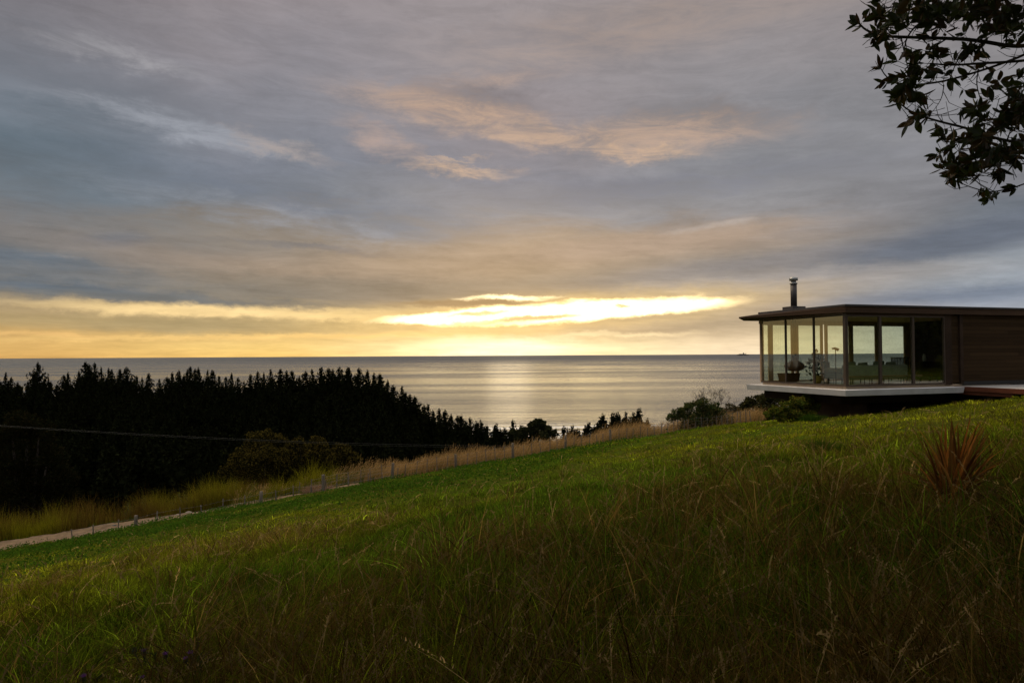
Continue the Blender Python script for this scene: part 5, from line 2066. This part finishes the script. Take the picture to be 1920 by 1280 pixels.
# dense foliage zones: px, py, spread px, number of whorls
for (px, py, sxp, syp, n_) in [(1740, 18, 60, 24, 34), (1840, 20, 80, 34, 64), (1890, 60, 40, 30, 22), (1640, 25, 22, 16, 9), (1690, 40, 30, 20, 12), (1905, 190, 28, 46, 34), (1880, 225, 30, 22, 20), (1830, 262, 45, 18, 26),
                               (1800, 312, 38, 26, 26), (1860, 290, 45, 30, 26), (1905, 290, 22, 26, 16), (1790, 328, 22, 10, 8), (1830, 205, 20, 12, 7), (1685, 185, 18, 12, 8), (1725, 215, 26, 10, 6), (1765, 250, 10, 18, 4), (1740, 130, 40, 20, 8), (1770, 95, 40, 20, 7), (1650, 55, 14, 14, 3), (1700, 160, 20, 14, 6), (1830, 90, 14, 14, 4), (1830, 130, 6, 14, 2)]:
    for _ in range(n_):
        a = px + rt.gauss(0, sxp * 0.5)
        b = py + rt.gauss(0, syp * 0.5)
        e_ = Vector(pt(a, b, TD + rt.gauss(0, 0.25)))
        dv = Vector((rt.gauss(-.4, .5), rt.gauss(0, .5), rt.gauss(0.1, .5))).normalized()
        s0 = e_ - dv * rt.uniform(0.08, 0.2) + Vector((0.03, 0, 0.02))
        bm_b.tube([s0 - org, (s0 + e_) / 2 - org + Vector((0, 0, -.012)), e_ - org], [0.0026, 0.002, 0.0015], 5)
        tips.append((e_, dv))


def whorl(tips, rng, L0, lo=5, hi=9):
    Vs, Qs, Cs = [], [], []
    n = 0
    for P, d in tips:
        d = np.array(d)
        o1 = np.cross(d, [0.3, 0.2, 0.9])
        o1 /= np.linalg.norm(o1) + 1e-9
        o2 = np.cross(d, o1)
        m_ = rng.integers(lo, hi)
        for j in range(m_):
            a = 2.4 * j + rng.normal(0, 0.3)
            sp = rng.uniform(0.4, 1.35)
            dir_ = d * math.cos(sp) + (o1 * math.cos(a) + o2 * math.sin(a)) * math.sin(sp) + np.array([0, 0, rng.normal(-0.05, 0.2)])
            dir_ /= np.linalg.norm(dir_)
            side = np.cross(dir_, d + rng.normal(0, 0.25, 3))
            side /= np.linalg.norm(side) + 1e-9
            up_ = np.cross(side, dir_)
            L_ = L0 * rng.uniform(0.6, 1.25)
            v_, f_ = leaf_shape(L_, L_ * rng.uniform(0.19, 0.25), 5, rng.uniform(-0.1, 0.35), rng.uniform(0.1, 0.5))
            st = np.array(P) - d * rng.uniform(0, 0.035) + dir_ * 0.008
            Vs.append(st + v_[:, :1] * dir_ + v_[:, 1:2] * side + v_[:, 2:3] * up_)
            Qs.append(f_ + n)
            n += len(v_)
            c = np.array([0.060, 0.080, 0.014]) if rng.random() < 0.65 else np.array([0.110, 0.065, 0.015])
            Cs.append(np.tile(c * rng.uniform(0.6, 1.4), (len(v_), 1)))
    return np.concatenate(Vs), np.concatenate(Qs), np.concatenate(Cs)


rng = np.random.default_rng(6)
tips = [t_ for t_ in tips if rt.random() < 0.60]
V, q, c = whorl(tips, rng, 0.095, 4, 8)
# trunk and great limbs, beyond the frame
tk = MB()
tk.tube([(0, 0, -0.6), (0.05, 0.05, 0.4), (-0.1, 0.1, 1.3), (-0.35, 0.45, 2.2), tuple(fork - org)], [0.55, 0.42, 0.36, 0.30, 0.20], 14)
crown_c = []
for (ex, ey, ez, r) in [(0.5, -4.5, 6.0, .17), (-3.5, -1.5, 6.8, .19), (-6.0, -3.0, 6.2, .15), (-1.5, 1.0, 7.6, .18), (3.0, -1.0, 6.8, .15), (4.5, 2.0, 6.4, .12), (1.5, 3.2, 6.0, .12), (-8.5, -1.0, 5.9, .12), (-11.5, -3.5, 5.6, .10)]:
    e_ = Vector((ex, ey, ez))
    m_ = e_ * 0.5 + Vector((0, 0, 1.2))
    tk.tube([(-0.35, 0.45, 2.0), tuple(m_), tuple(e_)], [r * 1.3, r, r * 0.35], 9)
    for _ in range(6):
        q_ = e_ + Vector((rt.gauss(0, 1.6), rt.gauss(0, 1.6), rt.gauss(0.2, .7)))
        tk.tube([tuple(m_ * 0.4 + e_ * 0.6), tuple((e_ + q_) / 2 + Vector((0, 0, .2))), tuple(q_)], [r * 0.5, r * 0.3, r * 0.1], 6)
tk.build('trunk', M_barkl, tree)
bm_b.build('branches', M_barkl, tree)
# overhead crown added to shade the foreground: leafy masses above and behind the viewer
NQ = 100000
cx_ = rng.uniform(-20, 6, NQ)
cy_ = rng.uniform(-15, 9.5, NQ)
dome = 1 - ((cx_ + 6) / 14.5) ** 2 - ((cy_ + 2) / 12.5) ** 2
cz_ = 4.0 + rng.random(NQ) ** 0.7 * 3.5 * np.sqrt(np.clip(dome, 0, 1)) + 1.0 * fbm(cx_ * 0.6, cy_ * 0.6, 3)
keep = (dome > 0.02) & (fbm(cx_ * 0.55 + 60, cy_ * 0.55 + 60, 3) > 0.18)
Pc = np.stack([cx_ + TX, cy_ + TY, cz_ + tz], 1)[keep]
ax_, ay_, dz_ = project(Pc)
vis = (dz_ > 0.2) & (ax_ > -120) & (ax_ < 2040) & (ay_ > -90)
Pc = Pc[~vis]
Vc, qc = leaf_quads(Pc, 0.30, rng, 0.55)
cc = np.repeat(np.array([0.032, 0.042, 0.013]) * rng.uniform(0.6, 1.4, len(Pc))[:, None], 4, 0)
link_mesh('crown', np_mesh('crown', Vc - np.array(org), qc, None, cc), LM_TREE, tree)
link_mesh('leaves', np_mesh('leaves', V - np.array(org), q, None, c, smooth=True), LM_TREE, tree)
